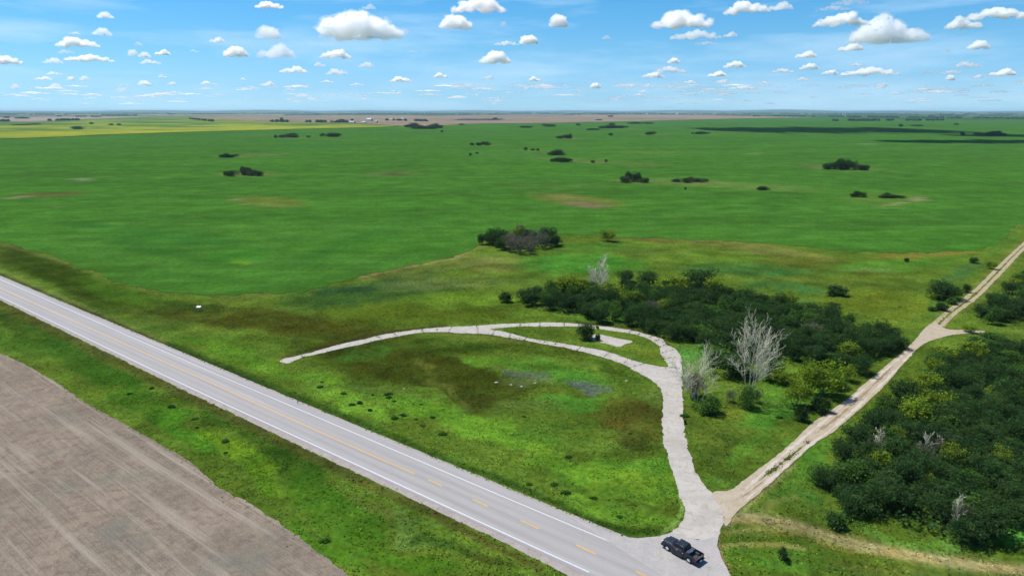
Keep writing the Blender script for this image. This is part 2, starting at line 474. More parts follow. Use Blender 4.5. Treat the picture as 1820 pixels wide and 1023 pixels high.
# cx, cy, rx, ry, rot, colour, strength   (in photograph pixels, laid out on the ground)
PATCH = [
    (60, 470, 130, 22, 22, (52, 78, 20), .9), (0, 450, 90, 12, 12, (70, 92, 34), .7), (130, 500, 130, 20, 25, (46, 72, 14), .9), (230, 530, 90, 16, 20, (56, 102, 18), .8),
    (170, 552, 60, 10, 25, (40, 72, 14), .7), (420, 562, 170, 20, 4, (64, 72, 20), .85), (570, 582, 150, 20, 5, (62, 70, 16), .9), (460, 541, 120, 6, 0, (92, 122, 34), .8), (330, 545, 60, 9, 10, (42, 78, 22), .7),
    (350, 600, 110, 16, 15, (62, 112, 24), .8), (440, 642, 110, 18, 20, (80, 132, 26), .85), (300, 575, 90, 12, 15, (84, 112, 40), .6), (520, 610, 80, 8, 5, (56, 84, 16), .8), (620, 600, 60, 8, -15, (60, 76, 16), .7),
    (640, 525, 150, 18, -5, (46, 92, 36), .85), (690, 503, 90, 10, -6, (62, 96, 50), .7), (600, 517, 60, 7, 0, (34, 76, 42), .8), (800, 505, 120, 10, -3, (92, 116, 60), .7), (730, 560, 150, 16, 0, (78, 104, 18), .85),
    (830, 533, 110, 12, 0, (86, 128, 26), .85), (880, 556, 120, 10, 4, (74, 100, 18), .8), (760, 480, 80, 8, -8, (84, 104, 46), .8), (880, 468, 70, 14, 0, (108, 126, 58), .85), (925, 476, 90, 8, 0, (96, 112, 44), .7),
    (820, 450, 40, 8, -20, (112, 128, 60), .8), (960, 500, 90, 12, 0, (74, 112, 34), .7), (1030, 468, 110, 18, 0, (48, 130, 34), .9), (1150, 448, 90, 10, 2, (84, 112, 36), .8), (1060, 440, 90, 8, 0, (58, 112, 32), .8),
    (1145, 424, 70, 5, 3, (96, 92, 42), .9), (1300, 434, 110, 6, 5, (104, 112, 52), .85), (1250, 462, 110, 12, 2, (82, 122, 32), .8), (1340, 480, 130, 10, 2, (44, 104, 46), .8), (1490, 474, 120, 14, 6, (74, 92, 24), .9), (1420, 462, 70, 8, 0, (92, 110, 36), .8),
    (1400, 450, 80, 5, 5, (110, 118, 60), .7), (1480, 503, 110, 9, 3, (82, 110, 34), .7), (1540, 480, 50, 5, 0, (112, 130, 96), .5), (1590, 470, 120, 12, -3, (70, 132, 34), .8), (1560, 535, 120, 22, -8, (96, 120, 22), .85), (1640, 452, 90, 5, -3, (122, 118, 46), .8),
    (1400, 510, 70, 9, 4, (48, 112, 54), .7), (1430, 545, 60, 9, 20, (66, 118, 46), .7), (1590, 566, 70, 12, -20, (104, 128, 26), .8), (1700, 492, 50, 12, -30, (50, 112, 56), .7), (1640, 510, 60, 14, -10, (72, 110, 34), .7), (1680, 540, 40, 20, -40, (70, 116, 34), .7), (1790, 420, 50, 14, -40, (74, 122, 34), .9), (1800, 405, 20, 8, -40, (110, 124, 54), .7),
    # the inside of the loop
    (700, 645, 150, 32, 10, (54, 68, 14), .95), (820, 665, 120, 24, 15, (60, 74, 16), .9), (780, 615, 110, 12, 0, (52, 78, 18), .85), (960, 622, 90, 10, 8, (60, 84, 18), .8), (650, 628, 70, 9, -8, (52, 96, 28), .8), (860, 705, 90, 14, 20, (62, 72, 20), .85), (800, 700, 60, 10, 25, (54, 62, 16), .8),
    (600, 690, 80, 16, 15, (86, 132, 38), .85), (640, 725, 80, 14, 22, (94, 148, 34), .9), (570, 672, 50, 9, 8, (82, 138, 24), .8), (690, 700, 80, 9, 12, (92, 126, 48), .8), (772, 672, 45, 9, 45, (100, 112, 44), .5), (812, 702, 36, 9, 42, (96, 116, 44), .5),
    (865, 640, 50, 10, 0, (74, 136, 28), .9), (985, 655, 90, 10, 8, (68, 126, 32), .85), (1010, 672, 60, 12, 5, (60, 134, 36), .85), (1110, 672, 60, 12, 20, (78, 118, 32), .8), (1090, 655, 50, 7, 20, (56, 88, 22), .7), (935, 663, 30, 6, 5, (84, 102, 84), .9), (1048, 690, 38, 7, 12, (84, 106, 92), .95), (940, 678, 50, 7, 5, (86, 108, 62), .7),
    (1030, 715, 60, 10, 3, (66, 142, 36), .9), (900, 690, 70, 9, 0, (62, 84, 22), .7), (860, 765, 130, 24, 18, (94, 152, 30), .9), (760, 735, 90, 16, 20, (80, 138, 28), .85), (940, 720, 70, 12, 0, (88, 124, 48), .7), (990, 770, 60, 18, 10, (68, 108, 28), .8), (960, 790, 70, 12, 15, (58, 104, 28), .7),
    (1120, 745, 60, 30, 0, (76, 78, 26), .95), (1150, 785, 36, 18, 0, (64, 76, 26), .85), (1080, 728, 50, 10, 0, (78, 92, 28), .8), (1060, 790, 60, 16, 0, (90, 132, 40), .7), (1165, 700, 16, 30, 0, (92, 124, 50), .7), (1130, 832, 60, 14, 5, (76, 138, 30), .8), (1110, 860, 80, 20, 8, (92, 144, 26), .9), (1010, 860, 60, 12, 15, (58, 108, 26), .7),
    (1000, 838, 70, 14, 18, (82, 138, 26), .8), (1080, 905, 90, 18, 10, (92, 148, 32), .9), (1150, 930, 60, 10, 0, (84, 136, 34), .8), (1140, 870, 50, 8, 0, (70, 116, 30), .7),
    # between ploughed field and highway
    (60, 590, 110, 14, 25, (52, 84, 24), .85), (150, 640, 110, 20, 30, (46, 96, 22), .85), (30, 610, 60, 14, 15, (50, 104, 24), .8), (260, 720, 110, 22, 32, (50, 104, 20), .85), (330, 770, 70, 16, 35, (62, 124, 20), .85), (430, 815, 90, 20, 33, (88, 140, 18), .9), (380, 740, 90, 14, 28, (46, 92, 22), .8),
    (520, 830, 90, 16, 28, (40, 84, 20), .85), (480, 850, 60, 10, 35, (74, 126, 18), .7), (600, 900, 90, 30, 35, (58, 112, 16), .85), (560, 960, 60, 24, 40, (66, 124, 18), .85), (700, 990, 120, 24, 20, (64, 122, 18), .85), (725, 932, 40, 18, 30, (98, 138, 66), .45), (660, 905, 40, 12, 30, (92, 108, 46), .7), (860, 985, 80, 14, 25, (58, 76, 26), .8), (800, 960, 60, 12, 25, (48, 88, 26), .8), (750, 1010, 60, 8, 0, (74, 130, 20), .7),
    # between concrete and gravel
    (1290, 730, 50, 22, 0, (88, 112, 30), .85), (1280, 800, 46, 22, 0, (62, 88, 26), .85), (1350, 745, 60, 18, -20, (62, 128, 34), .85), (1300, 770, 44, 10, 0, (92, 116, 36), .7), (1340, 800, 36, 14, -30, (76, 128, 32), .8), (1270, 852, 30, 9, 10, (84, 132, 40), .8), (1230, 640, 26, 30, 0, (84, 132, 40), .8), (1245, 628, 40, 14, 0, (70, 134, 52), .8), (1380, 700, 50, 26, 0, (84, 138, 40), .8), (1330, 690, 40, 16, 0, (90, 128, 40), .7),
    (1420, 690, 60, 30, 0, (76, 140, 40), .7), (1130, 570, 120, 8, 4, (66, 152, 44), .9), (1180, 590, 60, 9, 15, (76, 140, 44), .8), (1000, 562, 90, 6, 4, (92, 138, 36), .8), (1020, 595, 90, 7, 8, (82, 112, 32), .9), (1130, 622, 50, 10, 15, (92, 122, 34), .9), (1150, 600, 30, 6, 10, (80, 110, 28), .7),
    # right of the gravel road
    (1440, 820, 44, 36, 0, (66, 134, 36), .85), (1400, 860, 50, 16, -30, (84, 132, 40), .8), (1430, 885, 60, 16, 0, (60, 112, 36), .8), (1380, 905, 46, 8, -10, (116, 134, 64), .7), (1500, 920, 60, 14, 15, (84, 120, 38), .7), (1560, 938, 80, 8, 12, (84, 132, 44), .8), (1640, 960, 60, 9, 10, (82, 140, 44), .8), (1790, 950, 70, 18, -10, (72, 164, 52), .9), (1700, 985, 80, 8, 5, (88, 142, 52), .8),
    (1390, 1000, 110, 20, 0, (76, 132, 34), .9), (1330, 950, 50, 8, 0, (106, 128, 54), .7), (1450, 955, 90, 7, 6, (112, 120, 48), .7), (1560, 1005, 130, 10, 4, (90, 110, 40), .8), (1760, 590, 100, 4, 0, (98, 130, 50), .9), (1640, 1018, 160, 8, 0, (74, 104, 40), .7),
]
def sh(P, d):
    return [(a, b + d) for a, b in P]


STROKE = [  # polyline, half width px, colour, strength
    ([(-60, 460), (0, 483), (120, 534), (300, 608)], 5, (104, 124, 58), .7),
    ([(300, 612), (600, 735), (850, 838), (1000, 899), (1066, 930), (1120, 946), (1170, 944)], 5.5, (44, 84, 24), .85),
    ([(0, 487), (300, 614), (500, 698)], 2.5, (52, 70, 30), .7),
    ([(0, 540), (300, 688), (600, 834), (760, 908), (900, 978), (960, 1010)], 7, (78, 82, 38), .75),
    ([(1204, 840), (1211, 875), (1212, 905), (1200, 928), (1178, 947)], 3.5, (122, 168, 72), .9),
    ([(500, 635), (574, 616), (668, 593), (793, 577)], 2.5, (62, 58, 34), .7),
    ([(1025, 572), (1089, 578), (1155, 592), (1190, 606)], 2.2, (66, 60, 36), .7),
    ([(640, 493), (700, 479), (760, 467), (800, 459), (835, 447)], 2.0, (138, 124, 84), .85),
    ([(0, 433), (130, 470), (255, 514), (440, 527), (560, 514)], 2.2, (96, 104, 56), .55),
    (DIRT_TRACK, 11, (132, 138, 80), .85), (sh(DIRT_TRACK, -4), 2.8, (166, 156, 112), .8), (sh(DIRT_TRACK, 4), 2.8, (162, 154, 108), .7), ([(1283, 973), (1320, 968), (1378, 967), (1430, 975)], 3.5, (148, 152, 84), .75), ([(1292, 948), (1330, 940), (1400, 941), (1470, 955)], 3.5, (140, 146, 80), .6),
    ([(1278, 955), (1277, 975), (1286, 995), (1296, 1015)], 4, (132, 118, 84), .7),
    ([(1310, 912), (1350, 882), (1412, 826)], 3.5, (140, 148, 90), .7),
    ([(760, 590), (820, 597), (880, 603), (940, 611)], 3, (106, 120, 46), .6),
    ([(1185, 800), (1181, 740), (1182, 700), (1165, 672)], 2.5, (88, 84, 40), .6),
    (RUT_L, 8, (104, 122, 50), .6), (RUT_R, 8, (104, 122, 50), .6),
]


def meadow(x, y):
    x = np.asarray(x, float); y = np.asarray(y, float)
    px, py = proj(x, y)
    d = np.hypot(x, y)
    sc = np.clip(d / 120.0, 0.6, 60)
    # ragged, drifting edges
    wx = (fbm(x / 7, y / 7, 4, 3) - .5) * 90 / sc
    wy = (fbm(x / 7 + 40, y / 7, 4, 5) - .5) * 44 / sc ** 1.6
    qx, qy = px + wx, py + wy
    c = np.empty(x.shape + (3,)); c[:] = lin(BASE)
    big = fbm(x / 30, y / 30, 4, 11)
    c *= (0.84 + 0.5 * big)[..., None]
    near = py > 395
    mod = np.clip(.35 + 1.15 * fbm(x / 3.3, y / 3.3, 4, 17), 0, 1.05)
    for (cx, cy, rx, ry, rot, col, s) in PATCH:
        a = R(rot)
        dx, dy = qx - cx, qy - cy
        u = (dx * math.cos(a) + dy * math.sin(a)) / rx
        v = (-dx * math.sin(a) + dy * math.cos(a)) / ry
        r2 = u * u + v * v
        k = s * np.clip(1.5 - r2, 0, 1) ** 0.8 * near * mod
        c += (lin(col) - c) * k[..., None]
    for pts, hw, col, s in STROKE:
        bx = [p[0] for p in pts]; by = [p[1] for p in pts]
        msk = (px > min(bx) - 40) & (px < max(bx) + 40) & (py > min(by) - 30) & (py < max(by) + 30)
        if not msk.any():
            continue
        dd = dist_line(px[msk] + wx[msk] * .06, py[msk] + wy[msk] * .12, pts)
        k = s * np.clip(1.6 - dd / hw, 0, 1)
        cc = c[msk]; cc += (lin(col) - cc) * k[..., None]; c[msk] = cc
    # far land: a quilt of fields beyond the crop
    far = d > 3300
    if far.any():
        fx, fy = x[far], y[far]
        ra = R(18)
        ux = (fx * math.cos(ra) + fy * math.sin(ra)) / 1600; uy = (-fx * math.sin(ra) + fy * math.cos(ra)) / 1600
        hsh = _h(np.floor(ux).astype(np.int64), np.floor(uy).astype(np.int64), 77)
        pal = np.array([lin((62, 108, 56)), lin((56, 98, 52)), lin((84, 118, 66)), lin((58, 104, 54)), lin((112, 118, 88)), lin((48, 88, 50)), lin((136, 132, 112)), lin((66, 112, 50))])
        c[far] = pal[(hsh * 7.99).astype(int)]
    c *= (0.8 + 0.4 * fbm(x / 2.2, y / 2.2, 3, 21))[..., None]
    c *= np.clip(.60 + .82 * fbm(x / 8.5, y / 6, 5, 23), .55, 1.35)[..., None]
    tn = np.clip((fbm(x / 5, y / 5, 4, 27) - .5) * 5, 0, 1)[..., None] * .35
    c = c * (1 - tn) + c * np.array([1.5, 1.1, .9]) * tn
    lum = (c @ np.array([.2126, .7152, .0722]))[..., None]
    c = c * .88 + lum * .12 * np.array([1.3, 1.0, .45])
    return np.clip(c * KALB * 1.08, 0, 1)


# ------------------------------------------------------------------ ground materials
def veg_mat(name, s1=1.0, s2=9.0, lo=0.62, hi=1.42, bump=0.35, bd=0.25, streak=None, rough=0.9):
    m, nt, out = newmat(name)
    geo = N(nt, 'ShaderNodeNewGeometry').outputs['Position']
    a = N(nt, 'ShaderNodeVertexColor', layer_name='tint').outputs[0]
    n1 = noise(nt, geo, s1, 6, 0.62, 0.4)
    n2 = noise(nt, geo, s2, 3, 0.6)
    n3 = noise(nt, geo, s1 * 0.13, 4, 0.6)
    v = math_(nt, 'MULTIPLY', mrange(nt, n1, 0.32, 0.68, lo, hi), mrange(nt, n2, 0.3, 0.7, 0.78, 1.22))
    v = math_(nt, 'MULTIPLY', v, mrange(nt, n3, 0.35, 0.65, 0.84, 1.16))
    if streak:
        sv = stretch(nt, geo, (streak[0], streak[1], 1), streak[2])
        n4 = noise(nt, sv, 1.0, 4, 0.6)
        v = math_(nt, 'MULTIPLY', v, mrange(nt, n4, 0.3, 0.7, streak[3], 2 - streak[3]))
    vc = N(nt, 'ShaderNodeCombineColor', {0: v, 1: v, 2: v}).outputs[0]
    col = mixc(nt, 1.0, a, vc, 'MULTIPLY')
    hue = mixc(nt, mrange(nt, noise(nt, geo, s1 * 0.4, 4), 0.4, 0.7, 0, 0.45), col, mixc(nt, 1.0, col, (1.35, 1.02, 0.7, 1), 'MULTIPLY'))
    h = math_(nt, 'ADD', n1, math_(nt, 'MULTIPLY', n2, 0.5))
    principled(nt, out, hue, rough, h, bump, bd, Specular_IOR_Level=0.0)
    return m


M_MEADOW = veg_mat('meadow grass', 0.9, 5.0, 0.66, 1.4, 0.8, 0.4)
M_CROP = veg_mat('young green crop', 0.5, 3.0, 0.8, 1.2, 0.6, 0.2, streak=(0.03, 0.14, R(-12), 0.84))
M_CANOLA = veg_mat('canola in bloom', 0.02, 0.3, 0.85, 1.15, 0.3, 0.3)
M_FAR = veg_mat('far soil', 0.01, 0.2, 0.9, 1.1, 0.2, 0.3)


def asphalt_mat():
    m, nt, out = newmat('worn pale asphalt')
    tc = N(nt, 'ShaderNodeTexCoord').outputs['Object']
    long_ = stretch(nt, tc, (0.02, 1.1, 1))
    n1 = noise(nt, long_, 1.0, 5, 0.6)
    n2 = noise(nt, tc, 14.0, 3, 0.7)
    n3 = noise(nt, stretch(nt, tc, (0.09, 0.35, 1)), 1.0, 4)
    col = mixc(nt, mrange(nt, n1, 0.32, 0.68, 0, 1), alb((178, 174, 170)), alb((200, 195, 190)))
    col = mixc(nt, mrange(nt, n3, 0.45, 0.75, 0, 0.6), col, alb((184, 178, 176)))
    # darker wheel paths along the lanes: bands across local y
    sep = N(nt, 'ShaderNodeSeparateXYZ', {0: tc}).outputs[1]
    wv = math_(nt, 'COSINE', math_(nt, 'MULTIPLY', sep, 2 * math.pi / 1.95))
    col = mixc(nt, mrange(nt, wv, -1, 1, 0.0, 0.32), col, alb((162, 160, 160)))
    g = mrange(nt, n2, 0.25, 0.75, 0.86, 1.14)
    col = mixc(nt, 1.0, col, N(nt, 'ShaderNodeCombineColor', {0: g, 1: g, 2: g}).outputs[0], 'MULTIPLY')
    # hairline cracks
    vor = N(nt, 'ShaderNodeTexVoronoi', {'Vector': stretch(nt, tc, (0.12, 0.22, 1)), 'Scale': 1.0}, feature='DISTANCE_TO_EDGE').outputs[0]
    col = mixc(nt, mrange(nt, vor, 0.0, 0.006, 0.25, 0.0), col, alb((120, 118, 118)))
    principled(nt, out, col, 0.85, n2, 0.3, 0.02, Specular_IOR_Level=0.25)
    return m


def gravel_mat(name, c1, c2, c3, s=2.0, track=None):
    m, nt, out = newmat(name)
    tc = N(nt, 'ShaderNodeNewGeometry').outputs['Position']
    n1 = noise(nt, tc, 0.35 * s, 5, 0.62, 0.3)
    n2 = noise(nt, tc, 7.0 * s, 3, 0.75)
    n3 = noise(nt, tc, 1.1 * s, 5, 0.7, 0.8)
    col = mixc(nt, mrange(nt, n1, 0.35, 0.66, 0, 1), alb(c1), alb(c2))
    col = mixc(nt, mrange(nt, n3, 0.52, 0.72, 0, 0.75), col, alb(c3))
    g = mrange(nt, n2, 0.25, 0.75, 0.78, 1.2)
    col = mixc(nt, 1.0, col, N(nt, 'ShaderNodeCombineColor', {0: g, 1: g, 2: g}).outputs[0], 'MULTIPLY')
    principled(nt, out, col, 0.95, math_(nt, 'ADD', n2, n3), 0.5, 0.06, Specular_IOR_Level=0.0)
    return m


def soil_mat():
    m, nt, out = newmat('tilled dry soil')
    tc = N(nt, 'ShaderNodeTexCoord').outputs['Object']       # object x runs along the rows
    rows = noise(nt, stretch(nt, tc, (0.02, 0.55, 1)), 1.0, 4, 0.6, 0.5)
    fine = noise(nt, stretch(nt, tc, (0.05, 5.0, 1)), 1.0, 3, 0.6)
    big = noise(nt, tc, 0.045, 5, 0.6, 0.6)
    mid = noise(nt, tc, 0.6, 6, 0.7, 0.5)
    grit = noise(nt, tc, 6.0, 4, 0.75)
    col = mixc(nt, mrange(nt, big, 0.34, 0.66, 0, 1), alb((146, 133, 117)), alb((176, 159, 139)))
    col = mixc(nt, mrange(nt, mid, 0.45, 0.68, 0, 0.8), col, alb((124, 110, 102)))
    col = mixc(nt, mrange(nt, noise(nt, tc, 1.7, 5, .75, 1.0), 0.55, 0.7, 0, 0.6), col, alb((192, 178, 160)))
    col = mixc(nt, mrange(nt, rows, 0.53, 0.64, 0, 0.8), col, alb((186, 174, 156)))
    col = mixc(nt, mrange(nt, fine, 0.5, 0.66, 0, 0.55), col, alb((122, 112, 102)))
    col = mixc(nt, mrange(nt, noise(nt, tc, 0.11, 3), 0.56, 0.72, 0, 0.55), col, alb((132, 136, 122)))
    g = mrange(nt, grit, 0.3, 0.7, 0.66, 1.34)
    col = mixc(nt, 1.0, col, N(nt, 'ShaderNodeCombineColor', {0: g, 1: g, 2: g}).outputs[0], 'MULTIPLY')
    h = math_(nt, 'ADD', math_(nt, 'MULTIPLY', mid, 0.8), math_(nt, 'ADD', grit, fine))
    principled(nt, out, col, 0.97, h, 0.7, 0.12, Specular_IOR_Level=0.0)
    return m


def concrete_mat():
    m, nt, out = newmat('weathered concrete slabs')
    tc = N(nt, 'ShaderNodeNewGeometry').outputs['Position']
    n1 = noise(nt, tc, 0.22, 5, 0.6, 0.4)
    n2 = noise(nt, tc, 8.0, 3, 0.7)
    n3 = noise(nt, tc, 0.9, 5, 0.65, 0.6)
    col = mixc(nt, mrange(nt, n1, 0.35, 0.66, 0, 1), alb((198, 190, 178)), alb((216, 209, 198)))
    col = mixc(nt, mrange(nt, n3, 0.5, 0.72, 0, 0.75), col, alb((172, 160, 142)))
    vor = N(nt, 'ShaderNodeTexVoronoi', {'Vector': stretch(nt, tc, (0.19, 0.19, 1), R(20)), 'Scale': 1.0}, feature='DISTANCE_TO_EDGE').outputs[0]
    col = mixc(nt, mrange(nt, vor, 0.0, 0.010, 0.22, 0.0), col, alb((124, 112, 98)))
    g = mrange(nt, n2, 0.25, 0.75, 0.88, 1.12)
    col = mixc(nt, 1.0, col, N(nt, 'ShaderNodeCombineColor', {0: g, 1: g, 2: g}).outputs[0], 'MULTIPLY')
    principled(nt, out, col, 0.9, n2, 0.3, 0.02, Specular_IOR_Level=0.2)
    return m


def paint_mat(name, col):
    m, nt, out = newmat(name)
    tc = N(nt, 'ShaderNodeNewGeometry').outputs['Position']
    n = noise(nt, tc, 3.0, 5, 0.7)
    c = mixc(nt, mrange(nt, n, 0.5, 0.78, 0, 0.6), alb(col), alb((186, 184, 184)))
    principled(nt, out, c, 0.6, n, 0.1, 0.01)
    return m


# ------------------------------------------------------------------ ground sheet
def build_ground():
    ys = list(np.arange(1400, 1040, -30)) + list(np.arange(1040, 480, -3.0)) + list(np.arange(480, 380, -2.0)) + list(np.arange(380, 230, -2.5)) + list(np.arange(230, 199, -0.4)) + [198.9, 198.6]
    rad = [0.5, 8, 16, 24, 32] + [r for r in (at(910, y)[1] for y in ys) if r > 34]
    rad = np.array(sorted(rad) + [62000.0])
    ang = np.concatenate([np.arange(-180, -46, 4.0), np.arange(-46, 46, 0.22), np.arange(46, 180, 4.0)])
    nr, na = len(rad), len(ang)
    A, Rr = np.meshgrid(np.radians(ang), rad)
    x = (Rr * np.sin(A)).ravel(); y = (Rr * np.cos(A)).ravel()
    c = meadow(x, y)
    v = np.stack([x, y, np.zeros_like(x)], 1)
    i = np.arange(nr - 1)[:, None] * na; j = np.arange(na)[None, :]; j2 = (j + 1) % na
    f = np.stack([(i + j), (i + j2), (i + na + j2), (i + na + j)], -1).reshape(-1, 4)[:, ::-1]
    # centre fan
    v = np.vstack([v, [[0, 0, 0]]]); c = np.vstack([c, c[:1]])
    me = mesh_np('ground', v, f, c)
    o = link('ground', me, M_MEADOW)
    struct(o, 'mown and wild prairie grass in many greens')
    return o


build_ground()


def crop_col(x, y):
    x = np.asarray(x, float); y = np.asarray(y, float)
    px, py = proj(x, y)
    d = np.hypot(x, y)
    c = np.empty(x.shape + (3,)); c[:] = lin((69, 117, 42))
    ca, sa = math.cos(R(12)), math.sin(R(12))
    u = x * ca + y * sa; v = -x * sa + y * ca
    c *= (0.78 + 0.50 * fbm(u / 150, v / 26, 5, 31))[..., None]
    c *= (0.78 + 0.44 * fbm(u / 22, v / 7, 4, 35))[..., None]
    yl = np.clip((fbm(u / 90, v / 45, 4, 41) - .5) * 3, 0, 1)[..., None]
    c = c * (1 - .5 * yl) + lin((72, 128, 40)) * .5 * yl
    wx = (fbm(x / 18, y / 30, 4, 3) - .5) * 22 * np.clip(200 / d, .1, 1)
    wy = (fbm(x / 18 + 40, y / 30, 4, 5) - .5) * 7 * np.clip(200 / d, .1, 1)
    P = [(85, 346, 68, 4, -2, (92, 96, 52), .9), (38, 350, 20, 1.6, -6, (150, 138, 110), .8), (480, 358, 68, 9, 3, (96, 120, 46), 1.0), (480, 365, 60, 2, 3, (126, 132, 74), .6), (425, 356, 12, 2, 10, (140, 128, 110), .8), (1025, 356, 78, 10, 6, (112, 122, 58), .9), (1040, 365, 40, 4, 5, (124, 112, 88), .8), (1000, 350, 24, 2, 5, (120, 122, 80), .8),
         (700, 309, 55, 4, -3, (92, 112, 58), .85), (705, 310, 22, 2, 0, (84, 74, 60), .7), (1290, 329, 170, 7, 3, (98, 130, 60), .9), (1570, 353, 84, 11, 0, (88, 126, 50), .95), (1600, 361, 40, 2, -12, (140, 142, 96), .7), (1635, 352, 14, 2, -25, (160, 150, 120), .8), (1480, 296, 70, 3.5, 2, (98, 112, 66), .8), (1140, 292, 60, 3, 2, (96, 118, 60), .7),
         (460, 276, 60, 2.5, -2, (100, 118, 66), .7), (900, 275, 90, 6, 2, (76, 124, 54), .7), (1160, 271, 70, 3, 1, (98, 132, 56), .6), (430, 465, 18, 4, 12, (104, 138, 36), .9), (420, 455, 60, 12, -5, (62, 132, 42), .5), (150, 319, 14, 1.5, 4, (130, 136, 118), .8), (85, 366, 14, 1.5, 18, (110, 128, 70), .7),
         (150, 400, 40, 6, 0, (48, 102, 42), .5), (300, 420, 130, 14, 5, (52, 110, 42), .5), (600, 440, 120, 10, -20, (50, 108, 42), .4), (260, 440, 90, 10, 10, (48, 106, 42), .4), (1000, 330, 120, 8, 0, (78, 112, 46), .35), (1340, 273, 8, 1.5, 0, (150, 150, 120), .6), (1543, 257, 8, 1, 0, (160, 160, 140), .6), (450, 240, 60, 2, 0, (84, 124, 66), .6), (1050, 286, 60, 2.5, 0, (96, 124, 60), .6), (550, 260, 90, 3, 0, (60, 116, 56), .5)]
    for cx, cy, wd_ in ((437, 310, 64), (405, 278, 34), (515, 244, 34), (1003, 246, 28), (992, 283, 44), (1125, 322, 46), (1228, 323, 60), (1500, 300, 66), (1090, 228, 50), (860, 258, 26), (1050, 289, 30), (591, 243, 26), (1250, 238, 26), (1155, 239, 22), (945, 268, 34)):
        P.append((cx + 4, cy, wd_ * .95, max(1.2, (cy - 197) * .028), 1, (104, 124, 66), .85))
    for (cx, cy, rx, ry, rot, col, s) in P:
        a = R(rot)
        dx, dy = px + wx - cx, py + wy - cy
        r2 = ((dx * math.cos(a) + dy * math.sin(a)) / rx) ** 2 + ((-dx * math.sin(a) + dy * math.cos(a)) / ry) ** 2
        k = s * np.clip(1.4 - r2, 0, 1)
        c += (lin(col) - c) * k[..., None]
    return np.clip(c * KALB, 0, 1)


def band_points(poly_px, ysteps, xstep, jitter=0.35):
    pts = []
    for i, (yy, dy) in enumerate(ysteps):
        for xx in np.arange(-250, 2080, xstep):
            pts.append((xx + rs.uniform(-1, 1) * jitter * xstep, yy + rs.uniform(-1, 1) * jitter * dy))
    pts = np.array(pts)
    m = inside(poly_px, pts[:, 0], pts[:, 1])
    return [at(a, b) for a, b in pts[m]]


def far_step(p):
    d = math.hypot(p[0], p[1])
    return max(0.5, d * d / (CAM_H * FPX) * 0.8 if d > 600 else d / 400)


edge = resample(W(CROP_EDGE), lambda p: max(0.6, math.hypot(*p) / 260), False, 0.9, 5)
ed = np.clip((np.hypot(edge[:, 0], edge[:, 1]) - 170) / 60, 0, 1)
edge = edge + np.stack([(fbm(edge[:, 0] / 5, edge[:, 1] / 5, 4, 81) - .5) * 5, (fbm(edge[:, 0] / 5, edge[:, 1] / 5, 4, 85) - .5) * 8], 1) * ed[:, None]
farp = W(CROP_FAR)
poly = np.vstack([edge, np.array(resample(farp, 60, False, 0))])
crop_px = CROP_EDGE + CROP_FAR
ysx = [(y, 3) for y in np.arange(214, 300, 1.6)] + [(y, 3) for y in np.arange(300, 430, 2.6)] + [(y, 4) for y in np.arange(430, 524, 4)]
inner = band_points([(a, b + (4 if i < len(CROP_EDGE) else -0) * 0) for i, (a, b) in enumerate(crop_px)], ysx, 16)
o = sheet('crop_field', poly, 0.1, M_CROP, inner, crop_col, skirt=0.12)
struct(o, 'wide deep green crop field running to the horizon')


def canola_col(x, y):
    px, py = proj(x, y)
    c = np.empty(x.shape + (3,)); c[:] = lin((148, 164, 62))
    n = fbm(px / 60, py / 2.6, 4, 61)
    k = np.clip((n - .43) * 8, 0, 1)[..., None]
    top = np.clip((226 - py) / 14, 0, 1)[..., None]
    k = np.clip(k * .75 + top * .55, 0, 1)
    c = c * (1 - k) + lin((86, 124, 62)) * k
    band = np.exp(-((py - 238 + (px - 150) * 0.018) / 4.5) ** 2)[..., None]
    c = c + (lin((190, 192, 46)) - c) * band * .5 * np.clip(n * 2.2 - .3, 0, 1)[..., None]
    return c * KALB


def curved_sheet(name, pxs, z, mat, colfn, lab, xstep=14, ystep=1.2):
    ww = resample(W(pxs), 90, True, 0, smooth=True)
    ysx = [(y, ystep) for y in np.arange(min(p[1] for p in pxs), max(p[1] for p in pxs), ystep)]
    o = sheet(name, ww, z, mat, band_points(pxs, ysx, xstep), colfn)
    return struct(o, lab)


curved_sheet('canola_field', CANOLA, 1.1, M_CANOLA, canola_col, 'yellow flowering field far behind the green crop')


def flat_col(col, amp=.25, s=70, col2=None):
    def f(x, y):
        px, py = proj(x, y)
        c = np.empty(x.shape + (3,)); c[:] = lin(col)
        n = fbm(px / s, py / 2.2, 4, 71)[..., None]
        if col2:
            k = np.clip((n - .45) * 4, 0, 1)
            c = c * (1 - k) + lin(col2) * k
        c = c * (1 - amp + 2 * amp * n)
        return c * KALB
    return f


curved_sheet('bare_field', PALE_SOIL, 0.6, M_FAR, flat_col((172, 160, 150), .15, 60, (150, 140, 138)), 'pale bare strip behind the yellow field')
curved_sheet('ploughed_field', PINK_SOIL, 0.7, M_FAR, flat_col((158, 142, 124), .2, 70, (126, 122, 104)), 'long pinkish bare field below the horizon')

# near ploughed field: object x axis along its rows
p0 = Vector(at(0, 627)); p1 = Vector(at(564, 981))
row_ang = math.atan2(p1.y - p0.y, p1.x - p0.x)
de = resample(W(DIRT_EDGE), 0.5, False, 0.4, 8)
back = [(-170, 20), (-300, 60), (-420, 200)]
dpoly = np.vstack([de, np.array([(-10, -40), (-220, -40), (-500, 100), (-420, 240)])])
M_SOIL = soil_mat()
cr, sr = math.cos(-row_ang), math.sin(-row_ang)
loc = [(a * cr - b * sr, a * sr + b * cr) for a, b in dpoly]
o = sheet('dirt_field', loc, 0.02, M_SOIL)
o.rotation_euler = (0, 0, row_ang)
struct(o, 'bare grey brown tilled field beside the highway')

